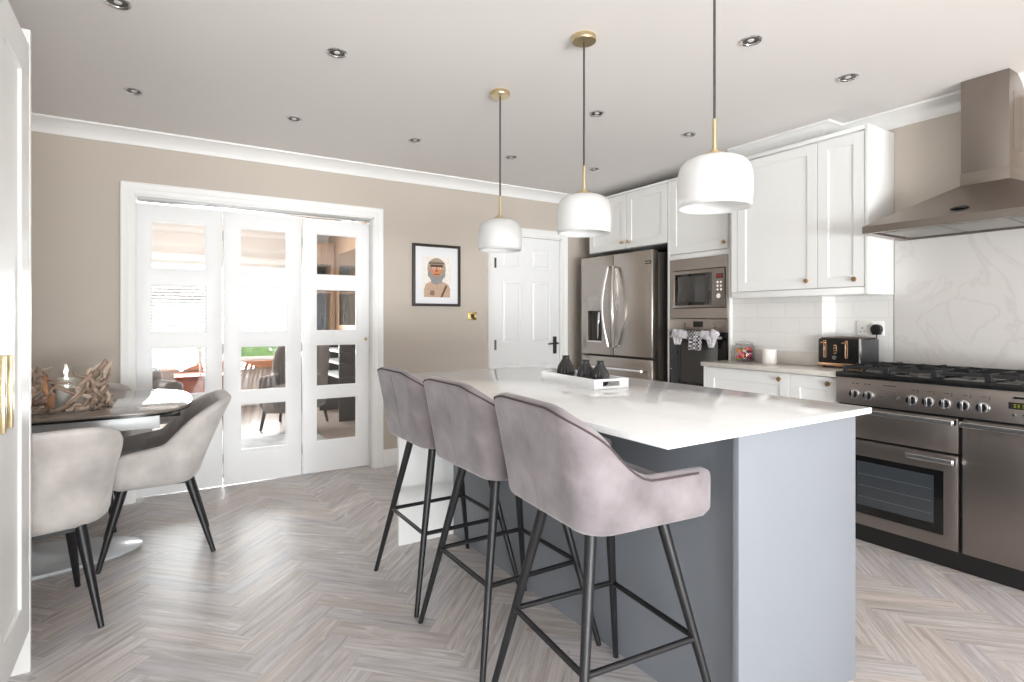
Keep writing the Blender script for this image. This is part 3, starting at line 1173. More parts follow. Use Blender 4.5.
def make_chair(loc, rot, label):
    t = thing('dining_chair', label, 'chair', loc, rot, 'velvet tub chairs round the dining table')
    M = TOPM[t.name]
    b, edge = shell(CH)
    sh = to_world(b, M).build('backrest', CHAIRV, t, smooth=60)
    # quilted lining inside the back
    P = u_path(0.05, 0.18, 0.265, 0.15, 6, 24, 40)
    lb = MB()
    rows = []
    arc = 0
    prev = None
    for (x, y, nx, ny) in P:
        if prev:
            arc += math.hypot(x - prev[0], y - prev[1])
        prev = (x, y)
        s = sstep((CH['x1'] - x) / (CH['x1'] - CH['x0']))
        zt = CH['za'] + 0.16 * max(0, 0.165 - x) * (1 - s)
        zt = zt + (CH['zt'] - zt) * s - 0.03
        lean = 0.02 + 0.165 * max(0, -nx) ** 1.2
        col_ = []
        for k in range(9):
            z = 0.46 + (zt - 0.46) * k / 8
            kk = (z - 0.372) / 0.453
            o = -0.061 - 0.011 * abs(math.sin(arc * PI / 0.075)) ** 0.6 + lean * kk ** 1.25
            if k in (0, 8):
                o += 0.008
            col_.append(lb.bm.verts.new((x + nx * o, y + ny * o, z)))
        rows.append(col_)
    for A, B in zip(rows, rows[1:]):
        for k in range(8):
            lb.bm.faces.new((A[k], A[k + 1], B[k + 1], B[k]))
    to_world(lb, M).build('quilted_lining', CHAIRI, t, smooth=60)
    poly = [(x, y) for (x, y, nx, ny) in u_path(0.19, 0.13, 0.206, 0.11, 8, 8, 4)]
    to_world(cushion(poly, 0.395, 0.485, 0.015), M).build('seat', CHAIRI, t, smooth=60)
    to_world(MB().box(-0.15, 0.15, -0.17, 0.17, 0.362, 0.396), M).build('seat_plate', LEGM, t)
    for sxx in (-1, 1):
        for syy in (-1, 1):
            lb = MB()
            f0 = 0.235 if sxx > 0 else 0.245
            lb.cyl((sxx * f0, syy * 0.20, 0), (sxx * 0.135, syy * 0.15, 0.385), 0.0108, 0.0225, seg=16)
            to_world(lb, M).build('leg', LEGM, t)
    return t


ch = make_chair((0.0, 3.45, 0), R(180), 'greige velvet tub chair at the table end before the folding doors')
dup(ch, (-0.435, 2.868, 0), R(104), 'greige velvet tub chair seen from behind beside the tall white cupboard')
dup(ch, (-0.40, 4.06, 0), R(-90), 'tub chair almost hidden behind the table against the back wall')

# ------------------------------------------------------------------ dining table
t = thing('dining_table', 'glossy taupe extending dining table with silver pedestal base', 'table', (-0.75, 3.55, 0))


def barrel(x0, x1, y0, y1, bul):
    pts = []
    n = 22
    cx, cy = (x0 + x1) / 2, (y0 + y1) / 2
    for i in range(n + 1):
        a = -PI / 2 + PI * i / n
        sgn = 1 if math.sin(a) >= 0 else -1
        pts.append((x1 - bul + bul * abs(math.cos(a)) ** 0.75, cy + (y1 - cy) * sgn * abs(math.sin(a)) ** 0.8))
    for i in range(n + 1):
        a = PI / 2 + PI * i / n
        sgn = 1 if math.sin(a) >= 0 else -1
        pts.append((x0 + bul - bul * abs(math.cos(a)) ** 0.75, cy + (y1 - cy) * sgn * abs(math.sin(a)) ** 0.8))
    return pts


m = MB().prism(barrel(-1.66, 0.163, 3.085, 4.07, 0.26), 'z', 0.748, 0.760)
m.build('tabletop', TABLE, t, bevel=0.002, smooth=30, doubles=True)
m = MB().prism(barrel(-1.655, 0.158, 3.09, 4.065, 0.26), 'z', 0.738, 0.748)
m.build('top_rim', BLACK, t, smooth=30, doubles=True)
MB().box(-1.5, 0.012, 3.20, 3.95, 0.664, 0.737).build('apron', TABLEU, t, bevel=0.004)
MB().box(-0.02, 0.10, 3.30, 3.85, 0.70, 0.737).build('extension_rail', BLACK, t, bevel=0.003)
m = MB()
m.lathe([(0.62, 0), (0.66, 0.006), (0.67, 0.016), (0.66, 0.024), (0.5, 0.03), (0.25, 0.05), (0.14, 0.12), (0.10, 0.35), (0.12, 0.6), (0.18, 0.664)],
        (-0.73, 3.535, 0), seg=56, sx=1.0, sy=0.39)
m.build('pedestal_base', BASEG, t, smooth=50)
for q, x in enumerate((-1.05, -0.40)):
    m = MB()
    sg = 1 if x > -0.75 else -1
    m.tube([(-0.75 + sg * 0.12, 3.535, 0.05), (-0.75 + sg * 0.2, 3.535, 0.25), (-0.75 + sg * 0.38, 3.5, 0.48), (-0.75 + sg * 0.56, 3.45, 0.664)], [0.05, 0.035, 0.03, 0.032], seg=12)
    m.build('brace', mat('bronze_leg', (150, 118, 96), 0.3, 0.8), t, smooth=60)

# ------------------------------------------------------------------ driftwood holder on the table
HX, HY = -0.372, 3.44
t = thing('driftwood_holder', 'driftwood branch hurricane candle holder on the dining table', 'candle holder', (HX, HY, 0.76))
m = MB()
m.lathe([(0.105, 0.0), (0.105, 0.2)], (HX, HY, 0.764), seg=40, capb=False, capt=False)
g = m.build('glass_cylinder', JARG, t, smooth=60)
MB().lathe([(0.0, 0), (0.11, 0), (0.112, 0.003), (0.11, 0.005), (0, 0.005)], (HX, HY, 0.76), seg=40, capb=False, capt=False).build('glass_base', JARG, t)
rn = random.Random(21)


def branch(p0, p1, r0, r1, mm, wob=0.02):
    pts, rs = [], []
    n = 9
    p0, p1 = Vector(p0), Vector(p1)
    ph = rn.random() * 6
    for i in range(n + 1):
        k = i / n
        q = p0.lerp(p1, k)
        q += Vector((math.sin(ph + k * 5), math.cos(ph * 1.7 + k * 4), 0.6 * math.sin(ph * 2 + k * 6))) * wob * math.sin(PI * k)
        q.z = max(q.z, 0.762 + max(r0, r1))
        pts.append(q)
        rs.append((r0 + (r1 - r0) * k) * (0.85 + 0.3 * rn.random()) * (0.55 if i in (0, n) else 1))
    m = MB().tube(pts, rs, seg=9)
    m.build('driftwood_branch', mm, t, smooth=60)


def hp(a, r, z):
    return (HX + r * math.cos(R(a)), HY + r * math.sin(R(a)), z)


branch(hp(-88, 0.16, 0.775), hp(-20, 0.145, 0.975), 0.011, 0.008, DRIFTP)
branch(hp(-62, 0.165, 0.775), hp(0, 0.155, 0.99), 0.012, 0.009, DRIFT)
branch(hp(-48, 0.16, 0.77), hp(8, 0.185, 0.985), 0.009, 0.008, DRIFTP)
branch(hp(0, 0.17, 0.80), hp(5, 0.16, 0.985), 0.009, 0.006, DRIFT)
branch(hp(-112, 0.15, 0.93), hp(-108, 0.155, 0.775), 0.013, 0.018, DRIFTO, 0.02)
branch(hp(-150, 0.14, 0.78), hp(-125, 0.14, 0.965), 0.010, 0.008, DRIFT)
branch(hp(-135, 0.145, 0.935), hp(-75, 0.15, 0.89), 0.009, 0.006, DRIFT)
branch(hp(-100, 0.15, 0.87), hp(-40, 0.16, 0.83), 0.008, 0.007, DRIFT)
branch(hp(-50, 0.165, 0.79), hp(20, 0.20, 0.81), 0.012, 0.008, DRIFT)
branch(hp(-85, 0.155, 0.78), hp(-45, 0.15, 0.91), 0.010, 0.007, DRIFT)
branch(hp(-165, 0.15, 0.80), hp(-100, 0.155, 0.785), 0.012, 0.010, DRIFT)
for i in range(17):
    a = rn.uniform(-40, 220)
    branch(hp(a, rn.uniform(0.135, 0.165), rn.uniform(0.77, 0.86)), hp(a + rn.uniform(-50, 50), rn.uniform(0.13, 0.16), rn.uniform(0.82, 0.975)), rn.uniform(0.006, 0.011), rn.uniform(0.004, 0.007), rn.choice([DRIFT, DRIFTP, DRIFT, DRIFTP]), 0.03)
for i in range(14):
    a = rn.choice([rn.uniform(-178, -118), rn.uniform(-66, -5)])
    branch(hp(a, 0.165, rn.uniform(0.77, 0.80)), hp(a + rn.uniform(-28, 28), rn.uniform(0.14, 0.17), rn.uniform(0.86, 0.975)), rn.uniform(0.007, 0.012), rn.uniform(0.005, 0.008), rn.choice([DRIFT, DRIFTP, DRIFT]), 0.022)
for i in range(16):
    a = rn.choice([rn.uniform(-165, -112), rn.uniform(-70, -15)])
    z_ = rn.uniform(0.785, 0.90)
    branch(hp(a, 0.165, z_), hp(a + rn.uniform(25, 42) * rn.choice((-1, 1)) * 0.6, 0.165, z_ + rn.uniform(-0.03, 0.10)), rn.uniform(0.008, 0.013), rn.uniform(0.006, 0.009), rn.choice([DRIFT, DRIFTP, DRIFT]), 0.02)
for i in range(12):
    a = rn.uniform(-180, 20)
    branch(hp(a, 0.185, 0.772), hp(a + rn.uniform(20, 45), 0.15, 0.785), 0.010, 0.008, rn.choice([DRIFT, DRIFTP]), 0.012)
v = MB().lathe([(0.036, 0), (0.038, 0.003), (0.038, 0.135), (0.034, 0.14), (0.02, 0.134), (0.003, 0.133)], (HX, HY, 0.766), seg=28).build('pillar_candle', WAX)
recentre(v, (HX, HY, 0.766))
tag(v, 'cream pillar candle inside the driftwood candle holder', 'candle')

# ------------------------------------------------------------------ tall white cupboard at the left edge
t = thing('tall_cupboard', 'tall white shaker cupboard with brass handle along the left edge', 'cupboard', (-0.68, 1.2, 0))
XD = -0.363
m = MB()
m.box(-0.98, XD - 0.024, 0.55, 2.467, 0.14, 2.13)
m.box(-0.98, XD - 0.075, 0.55, 2.467, 0.0, 0.14)
m.build('carcass', CAB, t)
m = MB()
m.box(-0.98, XD + 0.002, 2.467, 2.487, 0.0, 2.165)
m.build('end_panel', CAB, t, bevel=0.001)
fX = lambda X: (lambda u, v, w: (X - w, u, v))
for i, (y0, y1) in enumerate(((1.967, 2.464), (1.467, 1.963), (0.967, 1.463), (0.55, 0.963))):
    dd = shaker(t, 'door', CAB, fX(XD), y0, y1, 0.142, 2.11, 0.022, 0.125, depth=0.010)
    hy = {0: 2.008, 1: 1.922, 2: 1.008, 3: 0.922}[i]
    hb = MB()
    hb.box(XD + 0.022, XD + 0.034, hy - 0.011, hy + 0.011, 0.895, 1.092)
    for z in (0.907, 1.080):
        hb.box(XD, XD + 0.024, hy - 0.008, hy + 0.008, z - 0.012, z + 0.012)
    hb.build('handle', BRASS, dd, bevel=0.002)

# ------------------------------------------------------------------ island
t = thing('kitchen_island', 'grey painted kitchen island with white far end panel', 'kitchen island', (1.65, 1.87, 0))
IX0, IX1, IY0, IY1 = 1.345, 1.962, 0.965, 2.80
IXB = 1.388
MB().box(IXB + 0.004, IX1 - 0.02, IY0 + 0.02, IY1, 0.0, 0.880).build('body', ISLG, t)
MB().box(IX0, IX1, IY0, IY0 + 0.02, 0.0, 0.880).build('end_panel', ISLG, t, bevel=0.0012)
MB().box(IXB, IXB + 0.004, IY0 + 0.02, IY1, 0.0, 0.880).build('back_panel', ISLG, t)
o = MB().box(1.07, IX1, IY1, IY1 + 0.022, 0.0, 0.880).build('end_panel', CAB, t, bevel=0.0012)
o['label'] = 'white full width end panel'
for y0 in (0.99, 1.595, 2.2):
    dd = shaker(t, 'door', ISLG, lambda u, v, w: (IX1 - w, u, v), y0, y0 + 0.597, 0.12, 0.87)
o = MB().box(1.022, 1.985, 0.925, 2.83, 0.880, 0.90).build('worktop', QUARTZ, bevel=0.002)
recentre(o, (1.5, 1.88, 0.878))
tag(o, 'large white quartz worktop covering the grey island', 'worktop')

# ---- tray and vases
TC = Vector((1.589, 1.93, 0.9))
ta = R(84)
t = thing('serving_tray', 'white serving tray with cut-out handle on the island', 'tray', TC, ta)
M = TOPM[t.name]
Lx, Wy, Ht, th = 0.215, 0.086, 0.046, 0.010
to_world(MB().box(-Lx, Lx, -Wy, Wy, 0.0, 0.008), M).build('base', WHITE, t)
for s in (-1, 1):
    to_world(MB().box(-Lx + th, Lx - th, s * Wy - (th if s > 0 else 0), s * Wy + (th if s < 0 else 0), 0.008, Ht), M).build('side', WHITE, t, bevel=0.0012)
    m = MB()
    m.slab(uniq(-Wy, -0.042, 0.042, Wy), uniq(0, 0.016, 0.036, Ht), (lambda s: (lambda u, v, w: (s * Lx - s * w, u, v)))(s), th, holes=[(-0.042, 0.042, 0.016, 0.036)])
    to_world(m, M).build('handle_end', WHITE, t, bevel=0.0012)


def vase(loc, s, label):
    def rib(a, z):
        return 1 + 0.055 * math.cos(a * 18) * (1 if z < 0.085 * s else 0.15)
    prof = [(0.030, 0), (0.036, 0.004), (0.046, 0.03), (0.047, 0.05), (0.040, 0.075), (0.027, 0.10), (0.019, 0.115), (0.018, 0.122), (0.022, 0.130), (0.019, 0.130), (0.015, 0.12)]
    b = MB().lathe([(r * s, z * s) for r, z in prof], loc, seg=88, fn=rib)
    o = b.build('vase', VASE, smooth=50)
    recentre(o, loc)
    tag(o, label, 'vase', 'black ribbed vases in the white tray')


vase((1.612, 2.078, 0.908), 0.86, 'black ribbed vase standing alone at the far end of the tray')
vase((1.580, 1.895, 0.908), 0.80, 'black ribbed vase behind the other of the close pair in the tray')
vase((1.592, 1.815, 0.908), 0.80, 'black ribbed vase nearest the tray handle cut-out')

# ------------------------------------------------------------------ pendants


def pendant(x, y, s, z0, label, tilt=0.0):
    t = thing('pendant_light', label, 'pendant light', (x, y, CZ), 0, 'opal glass pendants over the island')
    MB().lathe([(0.0, 0), (0.05, 0), (0.052, 0.003), (0.052, 0.020), (0.050, 0.024), (0.0, 0.024)], (x, y, CZ - 0.024), seg=32).build('ceiling_rose', BRASS, t)
    H = 0.165 * s
    zt = z0 + H
    MB().cyl((x, y, CZ - 0.02), (x, y, zt + 0.12), 0.0042, seg=10).build('cord', mat('dark_cord', (70, 62, 58), 0.7), t)
    MB().cyl((x, y, zt + 0.01), (x, y, zt + 0.125), 0.0065, seg=12).build('stem', BRASS, t)
    MB().lathe([(0.006, 0.025), (0.014, 0.022), (0.016, 0.012), (0.034, 0.010), (0.036, 0.004), (0.034, 0.0)], (x, y, zt), seg=28, capb=False).build('cap', BRASS, t)
    rr = 0.116 * s
    prof_ = [(0.92, 0), (0.975, 0.06), (1.0, 0.25), (1.0, 0.5), (0.985, 0.66), (0.92, 0.80), (0.80, 0.905), (0.62, 0.97), (0.40, 0.998), (0.12, 1.0)]
    prof_ = [(0.965, 0), (0.985, 0.12), (1.0, 0.3), (1.0, 0.52), (0.985, 0.66), (0.93, 0.80), (0.80, 0.91), (0.62, 0.97), (0.40, 0.998), (0.12, 1.0)]
    o = MB().lathe([(r * rr, z * H) for r, z in prof_], (x, y, z0), seg=72, capb=False, capt=True,
                   fn=lambda a, z: 1 + 0.004 * math.cos(36 * a)).build('shade', OPAL, t, smooth=60)
    sol = o.modifiers.new('thick', 'SOLIDIFY')
    sol.thickness = 0.004
    MB().cyl((x, y, zt - 0.07), (x, y, zt - 0.005), 0.018, seg=16).ball((x, y, zt - 0.09), 0.03).build('bulb', mat('frosted_bulb', (235, 230, 220), 0.4), t)


pendant(1.545, 2.56, 1.0, 1.555, 'opal glass pendant with brass stem hanging before the six-panel door')
pendant(1.545, 1.865, 1.0, 1.555, 'opal glass pendant with brass stem in the middle of the row')
pendant(1.552, 1.205, 1.02, 1.555, 'opal glass pendant with brass stem hanging before the white wall cabinets')

# ------------------------------------------------------------------ downlights
spots = [(-0.126, 2.614, 'at the ceiling edge above the tall white cupboard'), (0.69, 2.575, 'alone on the ceiling ahead of the folding doors, larger looking'),
         (-0.103, 3.589, 'above the left glazed leaf beside the cornice'), (0.70, 3.567, 'above the middle glazed leaf beside the cornice'),
         (1.474, 3.555, 'above the framed picture'), (2.234, 3.545, 'above the six-panel door beside the first pendant cord'),
         (2.979, 3.47, 'ahead of the fridge cabinets, beside the middle pendant stem'), (2.184, 2.518, 'between the middle and nearest pendant cords'),
         (2.94, 2.482, 'beside the nearest pendant stem, ahead of the oven tower'), (2.177, 1.502, 'near the top of the picture beside the nearest pendant cord'),
         (2.92, 1.472, 'ahead of the tall wall cabinets near the hood')]
first = None
for x, y, lab in spots:
    if first is None:
        t = thing('downlight', '', 'downlight', (x, y, CZ), 0, 'recessed ceiling downlights')
        MB().lathe([(0.030, 0.010), (0.036, -0.004), (0.042, -0.007), (0.046, -0.004), (0.046, 0.0)], (x, y, CZ), seg=28, capb=False, capt=False).build('bezel', CHROME, t)
        MB().lathe([(0.0, -0.0006), (0.012, -0.0012), (0.033, -0.0025)], (x, y, CZ), seg=24, capb=False, capt=False).build('lamp', mat('lamp_reflector', (84, 80, 76), 0.25, 0.7), t)
        MB().lathe([(0.0, -0.004), (0.012, -0.004), (0.014, -0.001)], (x, y, CZ), seg=16, capb=False, capt=False).build('lens', mat('lamp_lens', (220, 220, 215), 0.2), t)
        first = t
    else:
        t = dup(first, (x, y, CZ))
    t['label'] = 'chrome recessed downlight ' + lab

# ------------------------------------------------------------------ picture and switch on the back wall
t = thing('framed_picture', 'dark framed portrait of a helmeted figure on the beige wall', 'picture', (2.005, YB, 1.31))
fx0, fx1, fz0, fz1 = 1.787, 2.226, 1.298, 1.820
m = MB()
m.slab(uniq(fx0, fx0 + 0.022, fx1 - 0.022, fx1), uniq(fz0, fz0 + 0.022, fz1 - 0.022, fz1), sy(YB - 0.03), 0.03, holes=[(fx0 + 0.022, fx1 - 0.022, fz0 + 0.022, fz1 - 0.022)])
m.build('frame', FRAMEB, t, bevel=0.002)
MB().box(fx0 + 0.02, fx1 - 0.02, YB - 0.014, YB - 0.001, fz0 + 0.02, fz1 - 0.02).build('print', MOUNT, t)
yy = YB - 0.0142


def flat(name, poly, col, dy):
    b = MB()
    b.prism(poly, 'y', yy - dy - 0.0004, yy - dy)
    b.build(name, mat(name + '_ink', col, 0.85, var=0.12, vscale=60), t)


def ell(cx, cz, rx, rz, n=28, a0=0, a1=360):
    return [(cx + rx * math.cos(R(a0 + (a1 - a0) * i / n)), cz + rz * math.sin(R(a0 + (a1 - a0) * i / n))) for i in range(n + (0 if a1 - a0 == 360 else 1))]


cxp = 2.005
flat('paper_tint', [(1.88, 1.375), (2.14, 1.375), (2.14, 1.72), (1.88, 1.72)], (240, 234, 228), 0.0000)
flat('jacket', [(1.892, 1.375), (2.128, 1.375), (2.132, 1.45), (2.112, 1.485), (2.06, 1.508), (1.955, 1.508), (1.908, 1.485), (1.89, 1.44)], (196, 166, 144), 0.0005)
flat('collar', [(1.945, 1.535), (2.065, 1.535), (2.05, 1.495), (2.005, 1.48), (1.96, 1.495)], (152, 150, 148), 0.0010)
flat('helmet', ell(cxp, 1.615, 0.085, 0.092), (176, 160, 140), 0.0015)
flat('chin_wrap', ell(cxp, 1.57, 0.082, 0.055), (150, 148, 146), 0.0018)
flat('helmet_band', [(1.93, 1.655), (2.08, 1.655), (2.078, 1.672), (1.932, 1.672)], (120, 104, 92), 0.0021)
flat('face', ell(cxp, 1.602, 0.056, 0.05), (206, 140, 104), 0.0024)
flat('brow', [(1.945, 1.63), (2.065, 1.63), (2.06, 1.65), (1.95, 1.65)], (92, 66, 54), 0.0027)
for s in (-1, 1):
    flat('eye', ell(cxp + s * 0.026, 1.62, 0.014, 0.010, 14), (238, 226, 214), 0.0030)
    flat('pupil', ell(cxp + s * 0.026, 1.62, 0.005, 0.007, 10), (50, 34, 30), 0.0033)
flat('nose', [(1.995, 1.612), (2.015, 1.612), (2.02, 1.59), (1.99, 1.59)], (178, 110, 80), 0.0030)
flat('mouth', [(1.978, 1.572), (2.032, 1.572), (2.028, 1.565), (1.982, 1.565)], (120, 66, 54), 0.0030)
flat('strap', [(2.04, 1.375), (2.058, 1.375), (2.105, 1.47), (2.09, 1.48)], (96, 74, 62), 0.0010)
flat('badge', ell(1.966, 1.41, 0.022, 0.022, 16), (140, 116, 104), 0.0010)

t = thing('light_switch', 'brass light switch on the beige wall beside the six-panel door', 'switch', (2.353, YB, 1.217))
MB().box(2.31, 2.396, YB - 0.006, YB, 1.18, 1.254).build('plate', mat('polished_brass', (222, 200, 140), 0.15, 1.0), t, bevel=0.002)
MB().box(2.338, 2.368, YB - 0.012, YB - 0.005, 1.2, 1.232).build('rocker', mat('switch_insert', (60, 52, 36), 0.4), t, bevel=0.001)

# ------------------------------------------------------------------ range cooker
RX, RY0, RY1 = 3.16, 0.555, 1.655
t = thing('range_cooker', 'wide stainless steel range cooker with black gas hob', 'range cooker', (3.42, 1.1, 0))
MB().box(RX + 0.028, XB - 0.012, RY0 + 0.003, RY1 - 0.003, 0.09, 0.872).build('body', PLINTH, t)
m = MB().box(RX + 0.04, RX + 0.056, RY0 + 0.01, RY1 - 0.01, 0.0, 0.09)
m.build('plinth', PLINTH, t)
# control fascia, slightly tipped
m = MB()
m.prism([(RX + 0.03, 0.735), (RX - 0.006, 0.735), (RX + 0.004, 0.874), (RX + 0.03, 0.874)], 'y', RY0, RY1)
m.build('control_panel', STEELD, t, bevel=0.002)
YM = 1.087


def bar_handle(parent, y0, y1, z, x=RX, r=0.011, out=0.038):
    b = MB()
    b.box(x - out - 0.008, x - out + 0.012, y0, y1, z - 0.013, z + 0.013)
    for y in (y0 + 0.006, y1 - 0.006):
        b.box(x - out - 0.004, x, y - 0.010, y + 0.010, z - 0.014, z + 0.014)
    return b.build('handle', mat('handle_steel', (205, 203, 200), 0.2, 1.0), parent, bevel=0.004, seg=3)


def rbox(y0, y1, z0, z1, name, t_=0.028):
    return MB().box(RX, RX + t_, y0, y1, z0, z1).build(name, STEELD, t, bevel=0.003)


g = rbox(YM + 0.012, RY1 - 0.004, 0.558, 0.722, 'grill_door')
bar_handle(g, YM + 0.02, RY1 - 0.02, 0.705)
m = MB()
wy0, wy1, wz0, wz1 = 1.158, 1.590, 0.160, 0.465
m.slab(uniq(YM + 0.012, wy0, wy1, RY1 - 0.004), uniq(0.100, wz0, wz1, 0.546), fX(RX) if False else sx(RX), 0.028, holes=[(wy0, wy1, wz0, wz1)])
g = m.build('oven_door', STEELD, t, bevel=0.002)
MB().box(RX + 0.004, RX + 0.010, wy0 - 0.001, wy1 + 0.001, wz0 - 0.001, wz1 + 0.001).build('window_surround', BLACKG, g)
MB().box(RX + 0.0025, RX + 0.0042, wy0 + 0.04, wy1 - 0.04, wz0 + 0.045, wz1 - 0.03).build('oven_window', mat('oven_glass', (58, 62, 66), 0.06, spec=0.7), g)
m = MB()
for z in (0.25, 0.31, 0.37):
    m.cyl((RX + 0.0024, wy0 + 0.05, z), (RX + 0.0024, wy1 - 0.05, z), 0.0008, seg=6)
m.build('rack_line', mat('rack_wire', (120, 122, 124), 0.4), g)
bar_handle(g, YM + 0.02, 1.30, 0.520)
g = rbox(RY0 + 0.004, YM - 0.004, 0.100, 0.722, 'side_oven_door')
bar_handle(g, RY0 + 0.02, YM - 0.008, 0.705)
for y in (1.558, 1.490, 1.289, 1.220, 1.150, 1.078, 1.008):
    x = RX - 0.003
    z = 0.789
    b = MB()
    b.cyl((x + 0.002, y, z), (x - 0.004, y, z), 0.029, 0.027, seg=28)
    b.cyl((x - 0.004, y, z), (x - 0.016, y, z), 0.024, 0.022, seg=28)
    k = b.build('control_knob', CHROME, t)
    b = MB().cyl((x - 0.016, y, z), (x - 0.0175, y, z), 0.0195, seg=24)
    b.build('knob_face', BLACK, k)
    b = MB().box(x - 0.026, x - 0.014, y - 0.0055, y + 0.0055, z - 0.021, z + 0.021)
    b.build('knob_grip', CHROME, k, bevel=0.002)
for y in (1.418, 1.350):
    MB().cyl((RX, y, 0.792), (RX - 0.014, y, 0.792), 0.006, 0.005, seg=14).build('push_button', CHROME, t)
m = MB()
for y in (1.565, 1.545, 1.505, 1.485):
    m.box(RX - 0.0035, RX + 0.003, y - 0.004, y + 0.004, 0.843, 0.849)
for y in (1.262, 1.193, 1.123, 1.051, 0.981):
    m.box(RX - 0.0035, RX + 0.003, y - 0.0012, y + 0.0012, 0.825, 0.842)
    m.box(RX - 0.0035, RX + 0.003, y + 0.012, y + 0.03, 0.836, 0.839)
m.box(RX - 0.0035, RX + 0.003, 1.36, 1.42, 0.846, 0.851)
m.build('panel_marking', mat('marking_grey', (70, 64, 60), 0.5), t)
MB().box(RX - 0.006, RX + 0.01, 0.78, 0.915, 0.797, 0.826).build('clock_display', PLASTB, t, bevel=0.001)
m = MB()
for i, y in enumerate((0.893, 0.880, 0.864, 0.851)):
    for dz in (-0.006, 0.0, 0.006):
        m.box(RX - 0.0066, RX - 0.0055, y - 0.004, y + 0.003, 0.8115 + dz - 0.0009, 0.8115 + dz + 0.0009)
m.build('clock_digits', SCREENG, t)
MB().lathe([(0.0, 0), (0.06, 0)], (0, 0, 0), seg=24, capb=False, capt=False) if False else None
m = MB().box(RX - 0.0045, RX + 0.004, 0.77, 0.905, 0.838, 0.856)
m.build('badge', CHROME, t, bevel=0.004)
m = MB().box(RX - 0.0055, RX - 0.004, 0.778, 0.897, 0.842, 0.852)
m.build('badge_inlay', BLACK, t)
for y in (0.895, 0.86, 0.825, 0.79):
    MB().cyl((RX, y, 0.772), (RX - 0.012, y, 0.772), 0.008, 0.007, seg=14).build('push_button', CHROME, t)
# hob
MB().box(RX - 0.004, XB - 0.012, RY0 - 0.002, RY1 + 0.002, 0.874, 0.903).build('hob', BLACK, t, bevel=0.004)
ys = [RY1 - 0.02 - i * (RY1 - RY0 - 0.04) / 5 for i in range(6)]
hx0, hx1 = RX + 0.045, XB - 0.06
for i in range(5):
    y1, y0 = ys[i], ys[i + 1]
    yc = (y0 + y1) / 2
    bl = [(0.26, 0.04), (0.74, 0.034)] if i != 2 else [(0.5, 0.058)]
    for fxx, br in bl:
        x = hx0 + (hx1 - hx0) * fxx
        m = MB().cyl((x, yc, 0.902), (x, yc, 0.913), br + 0.008, br, seg=24)
        bb = m.build('burner', mat('burner_alloy', (120, 118, 116), 0.4, 0.9), t)
        MB().cyl((x, yc, 0.913), (x, yc, 0.919), br * 0.85, br * 0.8, seg=24).build('burner_cap', BLACK, bb)
    m = MB()
    a, c = y0 + 0.006, y1 - 0.006
    zt = 0.936
    w_ = 0.006
    for y in (a, c):
        m.box(hx0, hx1, y - w_, y + w_, zt - 0.014, zt)
    for x in (hx0, hx1, (hx0 + hx1) / 2):
        m.box(x - w_, x + w_, a, c, zt - 0.014, zt)
    for fxx, br in bl:
        x = hx0 + (hx1 - hx0) * fxx
        for dy in (a, c):
            s = 1 if dy == a else -1
            m.box(x - 0.005, x + 0.005, min(dy, dy + s * 0.065), max(dy, dy + s * 0.065), zt - 0.012, zt + 0.006)
        m.box(x - 0.11, x - 0.035, yc - 0.005, yc + 0.005, zt - 0.012, zt + 0.006)
        m.box(x + 0.035, x + 0.11, yc - 0.005, yc + 0.005, zt - 0.012, zt + 0.006)
    for x in (hx0, hx1):
        for y in (a, c):
            m.box(x - 0.009, x + 0.009, y - 0.008, y + 0.008, 0.902, zt + 0.002)
    m.build('pan_support', IRON, t, bevel=0.0015, seg=1)

# ------------------------------------------------------------------ hood
t = thing('cooker_hood', 'stainless steel chimney cooker hood above the range', 'cooker hood', (3.5, 1.09, 1.64))
HX0, HY0, HY1 = 3.20, 0.555, 1.541
cx0, cy0, cy1 = 3.462, 0.998, 1.197
cyc = (cy0 + cy1) / 2
HY0 = 2 * cyc - HY1
m = MB()
z0, z1, z2 = 1.647, 1.684, 1.868
m.slab(uniq(HY0, HY0 + 0.03, HY1 - 0.03, HY1), uniq(HX0, HX0 + 0.03, XB - 0.03, XB - 0.002), lambda u, v, w: (v, u, z0 + w), z1 - z0, holes=[(HY0 + 0.03, HY1 - 0.03, HX0 + 0.03, XB - 0.03)])
m.build('lip', HOODM, t, bevel=0.001, seg=1)
m = MB()
lo = [(HX0, HY0), (HX0, HY1), (XB - 0.002, HY1), (XB - 0.002, HY0)]
hi = [(cx0, cy0), (cx0, cy1), (XB - 0.002, cy1), (XB - 0.002, cy0)]
A = [m.bm.verts.new((x, y, z1)) for x, y in lo]
B = [m.bm.verts.new((x, y, z2)) for x, y in hi]
for k in range(4):
    m.bm.faces.new((A[k], A[(k + 1) % 4], B[(k + 1) % 4], B[k]))
m.bm.faces.new(B)
m.build('canopy', HOODM, t, smooth=20)
m = MB()
m.box(HX0 + 0.02, XB - 0.02, HY0 + 0.02, HY1 - 0.02, z0 + 0.012, z0 + 0.02)
m.build('underside_panel', mat('underside_steel', (190, 186, 180), 0.4, 0.8), t)
for i in range(3):
    a = HY0 + 0.05 + i * (HY1 - HY0 - 0.1) / 3
    m = MB()
    m.box(HX0 + 0.11, XB - 0.05, a + 0.006, a + (HY1 - HY0 - 0.1) / 3 - 0.006, z0 + 0.006, z0 + 0.013)
    m.build('grease_filter', mat('filter_mesh', (168, 166, 162), 0.45, 0.8, bump=0.3, bscale=150), t, bevel=0.002)
for y in (HY1 - 0.16, HY0 + 0.16):
    MB().cyl((HX0 + 0.065, y, z0 + 0.012), (HX0 + 0.065, y, z0 + 0.008), 0.028, seg=20).build('hood_lamp', mat('lamp_glass', (225, 222, 215), 0.2), t)
m = MB()
f = lambda k: (HX0 + (cx0 - HX0) * k, 0, z1 + (z2 - z1) * k)
xk, _, zk = f(0.2)
